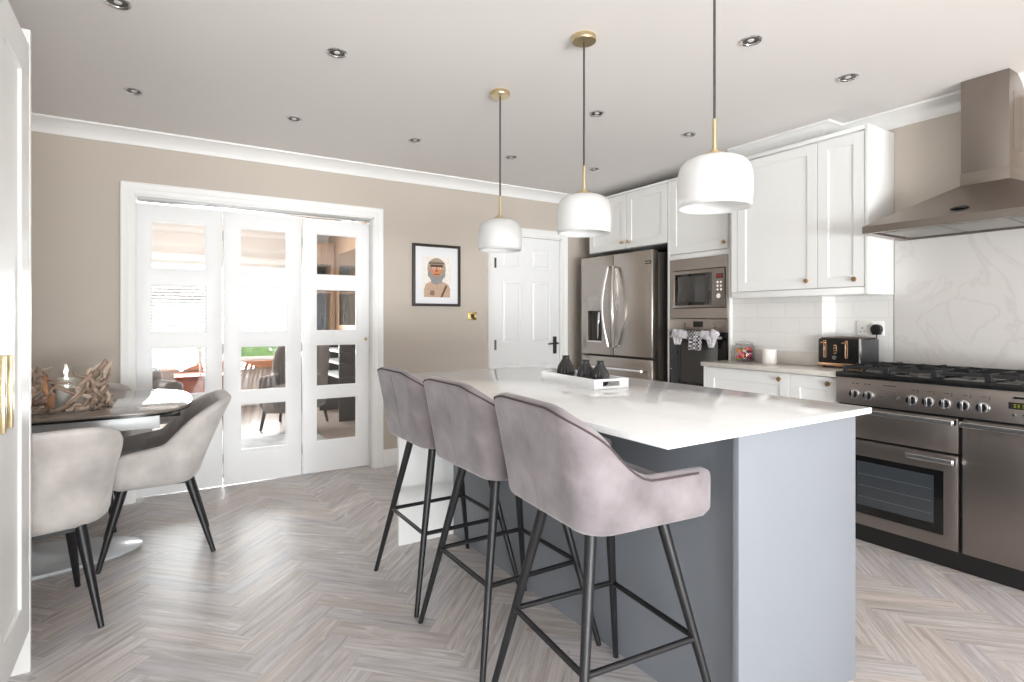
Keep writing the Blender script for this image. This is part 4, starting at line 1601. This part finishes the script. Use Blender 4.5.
m.ball((xk - 0.002, 1.125, zk + 0.002), 0.04, 0.35, 1.0, 0.25)
m.build('badge', BLACKG, t)
m = MB().box(cx0, XB - 0.002, cy0, cy1, z2 - 0.004, z2 + 0.06)
m.build('chimney_base', HOODM, t, bevel=0.001)
m = MB().box(cx0 + 0.003, XB - 0.002, cy0 + 0.003, cy1 - 0.003, z2 + 0.06, CZ - 0.002)
ci = m.build('chimney', HOODM, t, bevel=0.001)
m = MB()
m.box(cx0 + 0.06, XB - 0.05, cy0 + 0.0015, cy0 + 0.004, 2.02, 2.30)
m.build('side_vent', HOODM, t)

# ------------------------------------------------------------------ splashback and tiles
o = MB().box(XB - 0.009, XB - 0.001, 0.35, 1.590, 0.90, 1.645).build('splashback', MARBLE)
recentre(o, (XB, 1.0, 0.90))
tag(o, 'pale marble splashback panel behind the range', 'splashback')
m = MB()
m.prism([(XB, 1.597), (XB - 0.007, 1.597), (XB - 0.007, YS - 0.007), (XA - 0.007, YS - 0.007), (XA - 0.007, YAL - 0.001), (XA, YAL - 0.001), (XA, YS), (XB, YS)], 'z', 0.896, 1.36)
struct('trim_8', m, TILE)

# ------------------------------------------------------------------ base cabinets beside the range
t = thing('base_cabinet', 'white shaker base cabinet with two doors left of the range', 'cabinet', (3.35, 2.1, 0))
BX = 3.20
m = MB()
m.prism([(BX + 0.022, RY1 + 0.008), (XB - 0.01, RY1 + 0.008), (XB - 0.01, YS - 0.012), (XA - 0.01, YS - 0.012), (XA - 0.01, YAL - 0.004), (BX + 0.022, YAL - 0.004)], 'z', 0.12, 0.868)
m.build('carcass', CAB, t)
MB().box(BX + 0.07, BX + 0.09, RY1 + 0.008, YAL - 0.004, 0, 0.13).build('plinth', CAB, t)
MB().box(BX, BX + 0.3, YAL - 0.02, YAL - 0.001, 0.12, 0.868).build('end_panel', CAB, t, bevel=0.001)
ft = 0.055
dd = shaker(t, 'door', CAB, sx(BX), 1.952, YAL - 0.024, 0.13, 0.862, top=0.075)
knob(dd, (BX, 2.008, 0.826), (-1, 0, 0))
dd = shaker(t, 'door', CAB, sx(BX), RY1 + 0.014, 1.948, 0.13, 0.862, top=0.075)
knob(dd, (BX, 1.715, 0.825), (-1, 0, 0))
m = MB()
m.prism([(3.168, RY1 + 0.004), (XB - 0.008, RY1 + 0.004), (XB - 0.008, YS - 0.008), (XA - 0.008, YS - 0.008), (XA - 0.008, YAL - 0.002), (3.168, YAL - 0.002)], 'z', 0.8685, 0.8956)
o = m.build('worktop', QUARTZG, bevel=0.0015)
recentre(o, (3.35, 2.1, 0.8685))
tag(o, 'pale grey quartz worktop under the toaster left of the range', 'worktop')
o = MB().box(XA - 0.022, XA - 0.0075, YS - 0.004, YAL - 0.004, 0.8962, 0.978).build('upstand', QUARTZG, bevel=0.001)
recentre(o, (XA - 0.015, 2.2, 0.8962))
tag(o, 'pale grey stone upstand strip along the tiled wall', 'upstand')

# ------------------------------------------------------------------ wall cabinet
t = thing('wall_cabinet', 'tall white shaker wall cabinet with two doors beside the hood', 'cabinet', (3.45, 2.05, 1.335))
WX = 3.385
WY0, WY1, WZb, WZt = 1.595, 2.488, 1.338, 2.29
m = MB()
m.prism([(WX + 0.022, WY0 + 0.018), (XB - 0.002, WY0 + 0.018), (XB - 0.002, YS - 0.002), (XA - 0.002, YS - 0.002), (XA - 0.002, WY1), (WX + 0.022, WY1)], 'z', WZb + 0.035, WZt - 0.02)
m.build('carcass', CAB, t)
MB().box(WX - 0.004, XB - 0.001, WY0, WY0 + 0.018, WZb - 0.005, WZt).build('side_panel', CAB, t, bevel=0.001)
m = MB()
m.prism([(WX + 0.0, WY0 + 0.018), (XB - 0.002, WY0 + 0.018), (XB - 0.002, YS - 0.002), (XA - 0.002, YS - 0.002), (XA - 0.002, WY1), (WX + 0.0, WY1)], 'z', WZb - 0.005, WZb + 0.035)
m.build('light_rail', CAB, t, bevel=0.001)
m = MB()
m.prism([(WX - 0.004, WY0 + 0.018), (XB - 0.002, WY0 + 0.018), (XB - 0.002, YS - 0.002), (XA - 0.002, YS - 0.002), (XA - 0.002, WY1), (WX - 0.004, WY1)], 'z', WZt - 0.022, WZt)
m.build('top_panel', CAB, t, bevel=0.001)
dd = shaker(t, 'door', CAB, sx(WX), WY0 + 0.022, 1.884, 1.377, 2.258)
knob(dd, (WX, 1.666, 1.418), (-1, 0, 0))
dd = shaker(t, 'door', CAB, sx(WX), 1.888, 2.44, 1.377, 2.258)
knob(dd, (WX, 1.946, 1.424), (-1, 0, 0))
MB().box(WX, WX + 0.022, 2.444, WY1, WZb + 0.037, WZt - 0.024).build('filler_panel', CAB, t)

# ------------------------------------------------------------------ tall oven housing
t = thing('oven_housing', 'tall white cabinet tower housing microwave and oven', 'cabinet', (3.8, 2.87, 0))
TY0, TY1 = 2.580, 3.170
m = MB()
m.box(XT + 0.0, XAL - 0.01, TY1 - 0.022, TY1, 0, 2.318)
m.build('side_panel', CAB, t, bevel=0.001)
MB().box(XT + 0.0, XAL - 0.01, TY0, TY0 + 0.018, 0, 2.318).build('side_panel', CAB, t, bevel=0.001)
MB().box(XT + 0.023, XAL - 0.01, TY0 + 0.019, TY1 - 0.023, 1.70, 2.300).build('top_box', CAB, t)
MB().box(XT - 0.004, XAL - 0.01, TY0, TY1 - 0.0, 2.300, 2.318).build('top_panel', CAB, t, bevel=0.001)
MB().box(XT + 0.45, XAL - 0.01, TY0 + 0.019, TY1 - 0.023, 0.10, 1.70).build('back_board', CAB, t)
MB().box(XT - 0.001, XT + 0.3, TY0 + 0.018, TY1 - 0.022, 1.662, 1.700).build('shelf_rail', CAB, t, bevel=0.001)
dd = shaker(t, 'door', CAB, sx(XT), TY0 + 0.01, TY1 - 0.024, 1.706, 2.296)
knob(dd, (XT, 2.628, 1.752), (-1, 0, 0))
dd = shaker(t, 'door', CAB, sx(XT), TY0 + 0.02, TY1 - 0.024, 0.12, 0.60)
MB().box(XT + 0.02, XT + 0.3, TY0 + 0.019, TY1 - 0.023, 0.60, 0.617).build('shelf', CAB, t)
MB().box(XT + 0.06, XT + 0.08, TY0 + 0.019, TY1 - 0.023, 0.0, 0.12).build('plinth', CAB, t)

oy0, oy1 = TY0 + 0.021, TY1 - 0.026
t = thing('microwave', 'built-in stainless steel microwave above the oven', 'microwave', (3.7, 2.87, 1.2))
MW = XT - 0.004
m = MB()
my0, my1, mz0, mz1 = 2.617, 3.108, 1.272, 1.572
m.slab(uniq(oy0, my0, my1, oy1), uniq(1.195, mz0, mz1, 1.659), sx(MW), 0.012, holes=[(my0, my1, mz0, mz1)])
m.build('trim_frame', STEEL, t, bevel=0.001, seg=1)
MB().box(MW + 0.010, MW + 0.35, oy0, oy1, 1.198, 1.655).build('body', PLASTB, t)
MB().box(MW - 0.006, MW + 0.006, my0 + 0.006, my1 - 0.006, mz0 + 0.006, mz1 - 0.006).build('fascia', STEEL, t, bevel=0.002)
MB().box(MW - 0.0085, MW - 0.005, 2.735, 3.082, 1.296, 1.540).build('door_window', mat('microwave_glass', (58, 56, 55), 0.06, spec=0.7), t, bevel=0.002)
m = MB()
m.slab(uniq(2.735, 2.760, 3.055, 3.082), uniq(1.296, 1.318, 1.520, 1.540), sx(MW - 0.0095), 0.002, holes=[(2.760, 3.055, 1.318, 1.520)])
m.build('window_border', BLACKG, t)
MB().box(MW - 0.0085, MW - 0.005, 2.637, 2.695, 1.492, 1.526).build('display', PLASTB, t)
m = MB()
for i, y in enumerate((2.684, 2.674, 2.660, 2.650)):
    m.box(MW - 0.0092, MW - 0.008, y - 0.003, y + 0.003, 1.503, 1.506)
    m.box(MW - 0.0092, MW - 0.008, y - 0.003, y + 0.003, 1.512, 1.515)
m.build('display_digits', SCREENR, t)
for r_ in range(3):
    for c_ in range(2):
        MB().cyl((MW - 0.006, 2.650 + c_ * 0.03, 1.463 - r_ * 0.028), (MW - 0.010, 2.650 + c_ * 0.03, 1.463 - r_ * 0.028), 0.008, seg=12).build('button', CHROME, t)
MB().cyl((MW - 0.006, 2.664, 1.36), (MW - 0.022, 2.664, 1.36), 0.021, 0.018, seg=24).build('dial', CHROME, t)

t = thing('oven', 'built-in black glass oven below the microwave', 'oven', (3.7, 2.87, 0.6))
MB().box(MW + 0.010, MW + 0.4, oy0, oy1, 0.62, 1.18).build('body', PLASTB, t)
MB().box(MW - 0.004, MW + 0.010, oy0, oy1, 1.092, 1.190).build('control_panel', STEEL, t, bevel=0.001)
MB().box(MW - 0.006, MW + 0.0, 2.815, 2.905, 1.128, 1.172).build('display', BLACKG, t)
for y in (2.72, 2.99):
    MB().cyl((MW - 0.004, y, 1.14), (MW - 0.02, y, 1.14), 0.018, 0.016, seg=20).build('control_knob', STEEL, t)
dd = MB().box(MW - 0.006, MW + 0.012, oy0, oy1, 0.625, 1.088).build('door', BLACKG, t, bevel=0.002)
MB().box(MW - 0.0072, MW - 0.005, 2.68, 3.02, 0.70, 1.03).build('door_window', mat('grey_oven_glass', (70, 70, 70), 0.08, spec=0.7), dd)
m = MB().cyl((MW - 0.05, 2.62, 1.052), (MW - 0.05, 3.09, 1.052), 0.010, seg=16)
for y in (2.65, 3.06):
    m.cyl((MW - 0.05, y, 1.052), (MW - 0.004, y, 1.052), 0.007, seg=12)
m.build('handle', mat('satin_handle', (205, 203, 200), 0.28, 1.0), dd)
m = MB().box(MW - 0.0075, MW - 0.006, 2.70, 2.78, 0.648, 0.654)
m.build('maker_mark', mat('pale_ink', (170, 170, 170), 0.5), dd)


def towel(y, mm, wd, label, seed, tail):
    t = thing('tea_towel', label, 'tea towel', (MW - 0.05, y, 1.05), 0, 'tea towels knotted on the oven handle')
    rr = random.Random(seed)
    m = MB()
    n_ = 18
    pts, rs = [], []
    for i in range(n_ + 1):
        k = i / n_
        pts.append((MW - 0.060, y + wd * (2 * k - 1), 1.074 + 0.006 * math.sin(seed + 7 * k)))
        e = math.sqrt(max(0.02, 1 - (2 * k - 1) ** 4))
        rs.append(0.037 * e * (0.90 + 0.10 * math.cos(k * 2 * PI * (3.4 if wd > 0.06 else 1.7) + seed)))
    m.tube(pts, rs, seg=20)
    for v in m.bm.verts:
        v.co.x = MW - 0.060 + (v.co.x - MW + 0.060) * 0.8
        nz = noise.noise(v.co * 55 + Vector((seed, 0, 0)))
        v.co += Vector((-1, 0.3, 0.6)) * nz * 0.012
    m.build('knot', mm, t, smooth=80)
    m = MB()
    n, k = 10, 8
    rows = []
    top_w, bot_w, ln, off = tail
    for j in range(k + 1):
        s = j / k
        w_ = top_w + (bot_w - top_w) * s
        rows.append([m.bm.verts.new((MW - 0.066 + 0.007 * math.sin(i * 1.6 + seed) - 0.004 * s, y + off + w_ * (2 * i / n - 1), 1.07 - ln * s)) for i in range(n + 1)])
    for A, B in zip(rows, rows[1:]):
        for i in range(n):
            m.bm.faces.new((A[i], A[i + 1], B[i + 1], B[i]))
    o = m.build('tail', mm, t, smooth=80, recalc=False)
    sol = o.modifiers.new('thick', 'SOLIDIFY')
    sol.thickness = 0.005


towel(2.985, TOWELW, 0.085, 'white checked tea towel knotted at the fridge end of the oven handle', 3, (0.055, 0.03, 0.078, 0.02))
towel(2.850, TOWELD, 0.047, 'dark checked tea towel knotted in the middle of the oven handle', 8, (0.06, 0.055, 0.115, -0.01))
towel(2.715, TOWELW, 0.085, 'white checked tea towel knotted at the worktop end of the oven handle', 13, (0.05, 0.016, 0.09, -0.025))

# ------------------------------------------------------------------ cabinet above the fridge
t = thing('fridge_top_cabinet', 'white two-door cabinet bridging above the fridge freezer', 'cabinet', (3.8, 3.66, 1.81))
FY0, FY1 = 3.174, 4.145
MB().box(XT + 0.023, XAL - 0.01, FY0, FY1, 1.812, 2.300).build('carcass', CAB, t)
MB().box(XT - 0.004, XAL - 0.01, FY0, FY1, 2.300, 2.318).build('top_panel', CAB, t, bevel=0.001)
for y0, y1, ky in ((FY0 + 0.004, 3.645, 3.603), (3.649, FY1 - 0.002, 3.69)):
    dd = shaker(t, 'door', CAB, sx(XT), y0, y1, 1.814, 2.296)
    knob(dd, (XT, ky, 1.869), (-1, 0, 0))

# ------------------------------------------------------------------ fridge freezer
t = thing('fridge_freezer', 'stainless steel french-door fridge freezer with ice dispenser', 'fridge', (3.8, 3.72, 0))
GX, GY0, GY1 = 3.42, 3.264, 4.168
MB().box(GX + 0.075, XAL - 0.02, GY0 + 0.008, GY1 - 0.008, 0.03, 1.745).build('body', mat('fridge_side', (98, 92, 88), 0.4, 0.6), t, bevel=0.004)
for y in (GY0 + 0.06, GY1 - 0.06):
    MB().box(GX + 0.1, GX + 0.14, y - 0.02, y + 0.02, 0, 0.032).build('foot', PLASTB, t)
sp = 3.728


def fdoor(name, y0, y1, z0, z1):
    b = MB().box(GX, GX + 0.07, y0, y1, z0, z1)
    return b.build(name, STEELF, t, bevel=0.008, seg=3)


dr = fdoor('fridge_door', GY0, sp - 0.002, 0.868, 1.762)
m = MB()
dyy0, dyy1 = 3.880, 4.075
m.slab(uniq(sp + 0.002, dyy0, dyy1, GY1), uniq(0.868, 0.99, 1.265, 1.762), sx(GX), 0.07, holes=[(dyy0, dyy1, 0.99, 1.265)])
dl = m.build('fridge_door', STEELF, t, bevel=0.004)
MB().box(GX + 0.05, GX + 0.062, dyy0 - 0.001, dyy1 + 0.001, 0.989, 1.266).build('dispenser_recess', mat('dark_recess', (52, 48, 46), 0.35), dl)
MB().box(GX - 0.003, GX + 0.01, dyy0, dyy1, 1.272, 1.40).build('dispenser_panel', mat('dispenser_glass', (178, 172, 165), 0.12, 0.7), dl, bevel=0.002)
m = MB().tube([(GX + 0.035, 3.95, 1.25), (GX + 0.02, 3.94, 1.16), (GX + 0.03, 3.955, 1.08), (GX + 0.045, 3.975, 1.01)], [0.014, 0.012, 0.012, 0.010])
m.build('dispenser_paddle', CHROME, dl, smooth=60)
MB().box(GX - 0.004, GX + 0.03, dyy0 - 0.003, dyy1 + 0.003, 0.978, 0.99).build('drip_tray', CHROME, dl)
df = fdoor('freezer_drawer', GY0, GY1, 0.42, 0.852)
d2 = fdoor('freezer_drawer', GY0, GY1, 0.06, 0.412)


def bow(parent, y, s):
    pts = []
    for i in range(15):
        k = i / 14
        z = 0.945 + (1.65 - 0.945) * k
        out = 0.028 + 0.045 * math.sin(PI * k)
        pts.append((GX - out, y + s * 0.03 * math.sin(PI * k), z))
    m = MB().tube(pts, 0.0125, seg=12)
    for k in (0, 14):
        p = pts[k]
        m.cyl((GX, p[1], p[2]), (GX - 0.034, p[1], p[2]), 0.009, seg=12)
    m.build('handle', CHROME, parent, smooth=60)


bow(dl, sp + 0.032, 1)
bow(dr, sp - 0.038, -1)
m = MB().cyl((GX - 0.045, GY0 + 0.075, 0.755), (GX - 0.045, GY1 - 0.09, 0.755), 0.011, seg=14)
for y in (GY0 + 0.1, GY1 - 0.12):
    m.cyl((GX, y, 0.755), (GX - 0.045, y, 0.755), 0.008, seg=10)
m.build('handle', CHROME, df)
m = MB().cyl((GX - 0.045, GY0 + 0.075, 0.35), (GX - 0.045, GY1 - 0.09, 0.35), 0.011, seg=14)
for y in (GY0 + 0.1, GY1 - 0.12):
    m.cyl((GX, y, 0.35), (GX - 0.045, y, 0.35), 0.008, seg=10)
m.build('handle', CHROME, d2)
MB().box(GX - 0.003, GX + 0.002, 3.275, 3.335, 1.645, 1.672).build('badge', BLACKG, dr)
MB().box(GX - 0.004, GX + 0.002, 3.281, 3.329, 1.655, 1.662).build('badge_line', CHROME, dr)

# slim pale post standing beside the fridge
t = thing('boxed_post', 'slim pale grey post beside the fridge in the corner', 'post', (3.6, 4.27, 0))
MB().box(3.50, 3.53, 4.215, 4.255, 0.0, 1.655).build('shaft', mat('pale_grey_paint', (196, 190, 184), 0.5), t, bevel=0.002)
MB().box(3.494, 3.536, 4.208, 4.262, 1.655, 1.675).build('cap', CAB, t, bevel=0.002)

# ------------------------------------------------------------------ worktop items
ty0, ty1, tx0, tx1, tz = 1.668, 1.916, 3.45, 3.662, 0.8956
t = thing('toaster', 'black four-slice toaster with copper levers on the worktop', 'toaster', (3.56, 1.79, tz))
m = MB()
m.prism([(tx0 + 0.012, tz + 0.028), (tx1 - 0.012, tz + 0.028), (tx1 - 0.006, tz + 0.1), (tx1 - 0.014, tz + 0.178), (tx0 + 0.014, tz + 0.178), (tx0 + 0.004, tz + 0.1)], 'y', ty0, ty0 + 0.012) if False else None
m = MB().box(tx0, tx1, ty0, ty1, tz + 0.028, tz + 0.178)
m.build('body', BLACK, t, bevel=0.012, seg=4)
MB().box(tx0 + 0.004, tx1 - 0.004, ty0 - 0.004, ty0 + 0.02, tz + 0.028, tz + 0.174).build('end_cap', GREYP, t, bevel=0.008, seg=3)
MB().box(tx0 + 0.004, tx1 - 0.004, ty1 - 0.02, ty1 + 0.004, tz + 0.028, tz + 0.174).build('end_cap', GREYP, t, bevel=0.008, seg=3)
MB().box(tx0 - 0.002, tx1 + 0.002, ty0 - 0.005, ty1 + 0.005, tz + 0.010, tz + 0.030).build('base_band', COPPER, t, bevel=0.004)
MB().box(tx0 - 0.003, tx0 + 0.004, ty0 - 0.001, ty0 + 0.010, tz + 0.028, tz + 0.178).build('edge_trim', CHROME, t, bevel=0.002)
MB().box(tx0 + 0.012, tx1 - 0.012, ty0 + 0.012, ty1 - 0.012, tz + 0.178, tz + 0.184).build('top_plate', mat('toaster_top', (150, 128, 118), 0.25, 0.9), t, bevel=0.002)
for x in (tx0 + 0.04, tx0 + 0.08, tx0 + 0.135, tx0 + 0.175):
    MB().box(x - 0.013, x + 0.013, ty0 + 0.035, ty1 - 0.035, tz + 0.183, tz + 0.1855).build('slot', PLASTB, t)
for y in (1.874, 1.748):
    m = MB()
    ring = []
    m.slab(uniq(y - 0.0085, y - 0.0035, y + 0.0035, y + 0.0085), uniq(tz + 0.060, tz + 0.065, tz + 0.161, tz + 0.166), sx(tx0 - 0.004), 0.006, holes=[(y - 0.0035, y + 0.0035, tz + 0.066, tz + 0.160)])
    g = m.build('lever_track', COPPER, t, bevel=0.0015)
    MB().box(tx0 - 0.026, tx0 - 0.002, y - 0.004, y + 0.016, tz + 0.148, tz + 0.155).build('lever', COPPER, g, bevel=0.002)
m = MB().box(tx0 - 0.004, tx0 + 0.002, 1.804, 1.822, tz + 0.085, tz + 0.140)
g = m.build('button_plate', COPPER, t, bevel=0.003)
for z in (0.097, 0.112, 0.127):
    MB().cyl((tx0 - 0.004, 1.813, tz + z), (tx0 - 0.007, 1.813, tz + z), 0.006, seg=14).build('button', BLACK, g)
MB().cyl((tx0, 1.813, tz + 0.062), (tx0 - 0.014, 1.813, tz + 0.062), 0.014, 0.012, seg=20).build('browning_dial', CHROME, t)
for x in (tx0 + 0.03, tx1 - 0.03):
    for y in (ty0 + 0.02, ty1 - 0.02):
        MB().cyl((x, y, tz), (x, y, tz + 0.012), 0.009, seg=12).build('foot', PLASTB, t)

# jar of sweets
jx, jy = 3.44, 2.425
t = thing('sweet_jar', 'glass jar of colourful sweets on the worktop beside the oven tower', 'jar', (jx, jy, 0.8956))
m = MB().lathe([(0.0, 0), (0.058, 0), (0.066, 0.006), (0.068, 0.02), (0.068, 0.095), (0.062, 0.112), (0.055, 0.118), (0.057, 0.124), (0.052, 0.124), (0.052, 0.118), (0.064, 0.095), (0.064, 0.02), (0.056, 0.006), (0, 0.005)], (jx, jy, 0.8956), seg=40)
m.build('glass_body', JARG, t, smooth=60)
m = MB().lathe([(0.0, 0.118), (0.050, 0.118), (0.060, 0.1245), (0.060, 0.132), (0.03, 0.140), (0.010, 0.142), (0.012, 0.152), (0.008, 0.158), (0, 0.158)], (jx, jy, 0.8956), seg=36)
m.build('lid', JARG, t, smooth=50)
m = MB()
rr = random.Random(4)
for i in range(60):
    a, q = rr.uniform(0, 2 * PI), 0.046 * math.sqrt(rr.random())
    m.ball((jx + q * math.cos(a), jy + q * math.sin(a), 0.8956 + 0.020 + 0.072 * (i / 60)), 0.014, rr.uniform(0.7, 1), rr.uniform(0.7, 1), rr.uniform(0.6, 0.9), seg=8)
o = m.build('wrapped_sweets', SWEET)
recentre(o, (jx, jy, 0.9016))
tag(o, 'colourful pink orange and green sweets filling the glass jar', 'sweets')
o['kind'] = 'stuff'

v = MB().lathe([(0.040, 0), (0.043, 0.004), (0.043, 0.092), (0.041, 0.095), (0.038, 0.095), (0.038, 0.088), (0.0, 0.086)], (3.40, 2.21, 0.8956), seg=32).build('jar_candle', WAXW)
recentre(v, (3.40, 2.21, 0.8956))
tag(v, 'short white candle on the worktop between sweet jar and toaster', 'candle')

# sockets and the toaster's plug
t = thing('wall_socket', 'white double wall socket on the tiles behind the toaster', 'socket', (XB - 0.008, 1.722, 1.13))
sxx_ = XB - 0.008
MB().box(sxx_ - 0.009, sxx_, 1.645, 1.795, 1.088, 1.178).build('plate', PLASTW, t, bevel=0.002)
for y in (1.765, 1.675):
    m = MB()
    m.box(sxx_ - 0.0096, sxx_ - 0.008, y - 0.003, y + 0.003, 1.13, 1.139)
    for d_ in (-0.011, 0.011):
        m.box(sxx_ - 0.0096, sxx_ - 0.008, y + d_ - 0.0035, y + d_ + 0.0035, 1.11, 1.114)
    m.build('pin_hole', PLASTB, t)
for y in (1.735, 1.705):
    MB().box(sxx_ - 0.012, sxx_ - 0.008, y - 0.006, y + 0.006, 1.148, 1.168).build('rocker', PLASTW, t, bevel=0.001)
t = thing('plug', 'black plug pushed into the wall socket behind the toaster', 'plug', (sxx_ - 0.01, 1.675, 1.12))
m = MB()
m.prism([(1.675 + 0.03 * math.cos(R(a)), 1.128 + 0.03 * math.sin(R(a))) for a in range(-40, 221, 13)] + [(1.655, 1.095), (1.695, 1.095)], 'x', sxx_ - 0.045, sxx_ - 0.0095)
m.build('body', PLASTB, t, bevel=0.005, seg=3)
MB().tube([(sxx_ - 0.028, 1.675, 1.097), (sxx_ - 0.03, 1.675, 1.06), (sxx_ - 0.012, 1.70, 1.0), (sxx_ - 0.008, 1.74, 0.95), (sxx_ - 0.009, 1.79, 0.935)], 0.004, seg=8).build('cord', PLASTB, t, smooth=60)

# ------------------------------------------------------------------ lounge armchairs


def armchair(loc, rot, m_out, m_in, label):
    t = thing('armchair', label, 'armchair', loc, rot)
    M = TOPM[t.name]
    p = dict(xf=0.30, xb=0.26, hw=0.30, R=0.14, t=0.11, zb=0.20, zt=0.93, za=0.58, x0=-0.26, x1=-0.06, ls=0.01, lb=0.10, lp=1.1, re=0.06)
    b, e = shell(p)
    to_world(b, M).build('backrest', m_out, t, smooth=60)
    poly = [(x, y) for (x, y, nx, ny) in u_path(0.33, 0.16, 0.19, 0.08, 8, 6, 4)]
    to_world(cushion(poly, 0.30, 0.46, 0.02, 0.04), M).build('seat', m_in, t, smooth=60)
    to_world(MB().box(-0.2, 0.30, -0.22, 0.22, 0.19, 0.31), M).build('seat_frame', m_out, t, bevel=0.01)
    m = MB()
    for i in range(5):
        for j in range(3):
            m.ball((-0.155 - 0.06 * (0.62 + 0.12 * j - 0.2) / 0.7, -0.17 + 0.085 * i + (0.04 if j % 2 else 0), 0.58 + 0.12 * j), 0.012, seg=8)
    to_world(m, M).build('tuft_button', m_out, t)
    for a in (-1, 1):
        for c in (-1, 1):
            to_world(MB().cyl((a * 0.28, c * 0.27, 0.002), (a * 0.24, c * 0.24, 0.21), 0.014, 0.022, seg=12), M).build('leg', mat('dark_turned_wood', (48, 36, 32), 0.4), t)
    return t


armchair((-0.17, 6.5, 0), R(-62), TUFT, STRIPE, 'grey tufted armchair with pale seat beside the red-brown sideboard')
armchair((1.30, 6.55, 0), R(-120), TUFT, TUFT, 'grey tufted armchair seen through the middle glazed leaf')
o = MB().box(-0.9, 1.40, 4.75, 6.1, 0.002, 0.014).build('rug', mat('silver_rug', (188, 190, 192), 0.95, spec=0.1, var=0.2, vscale=9, bump=0.5, bscale=120))
recentre(o, (0.3, 5.4, 0.002))
tag(o, 'silver grey rug on the lounge floor behind the glazed doors', 'rug')
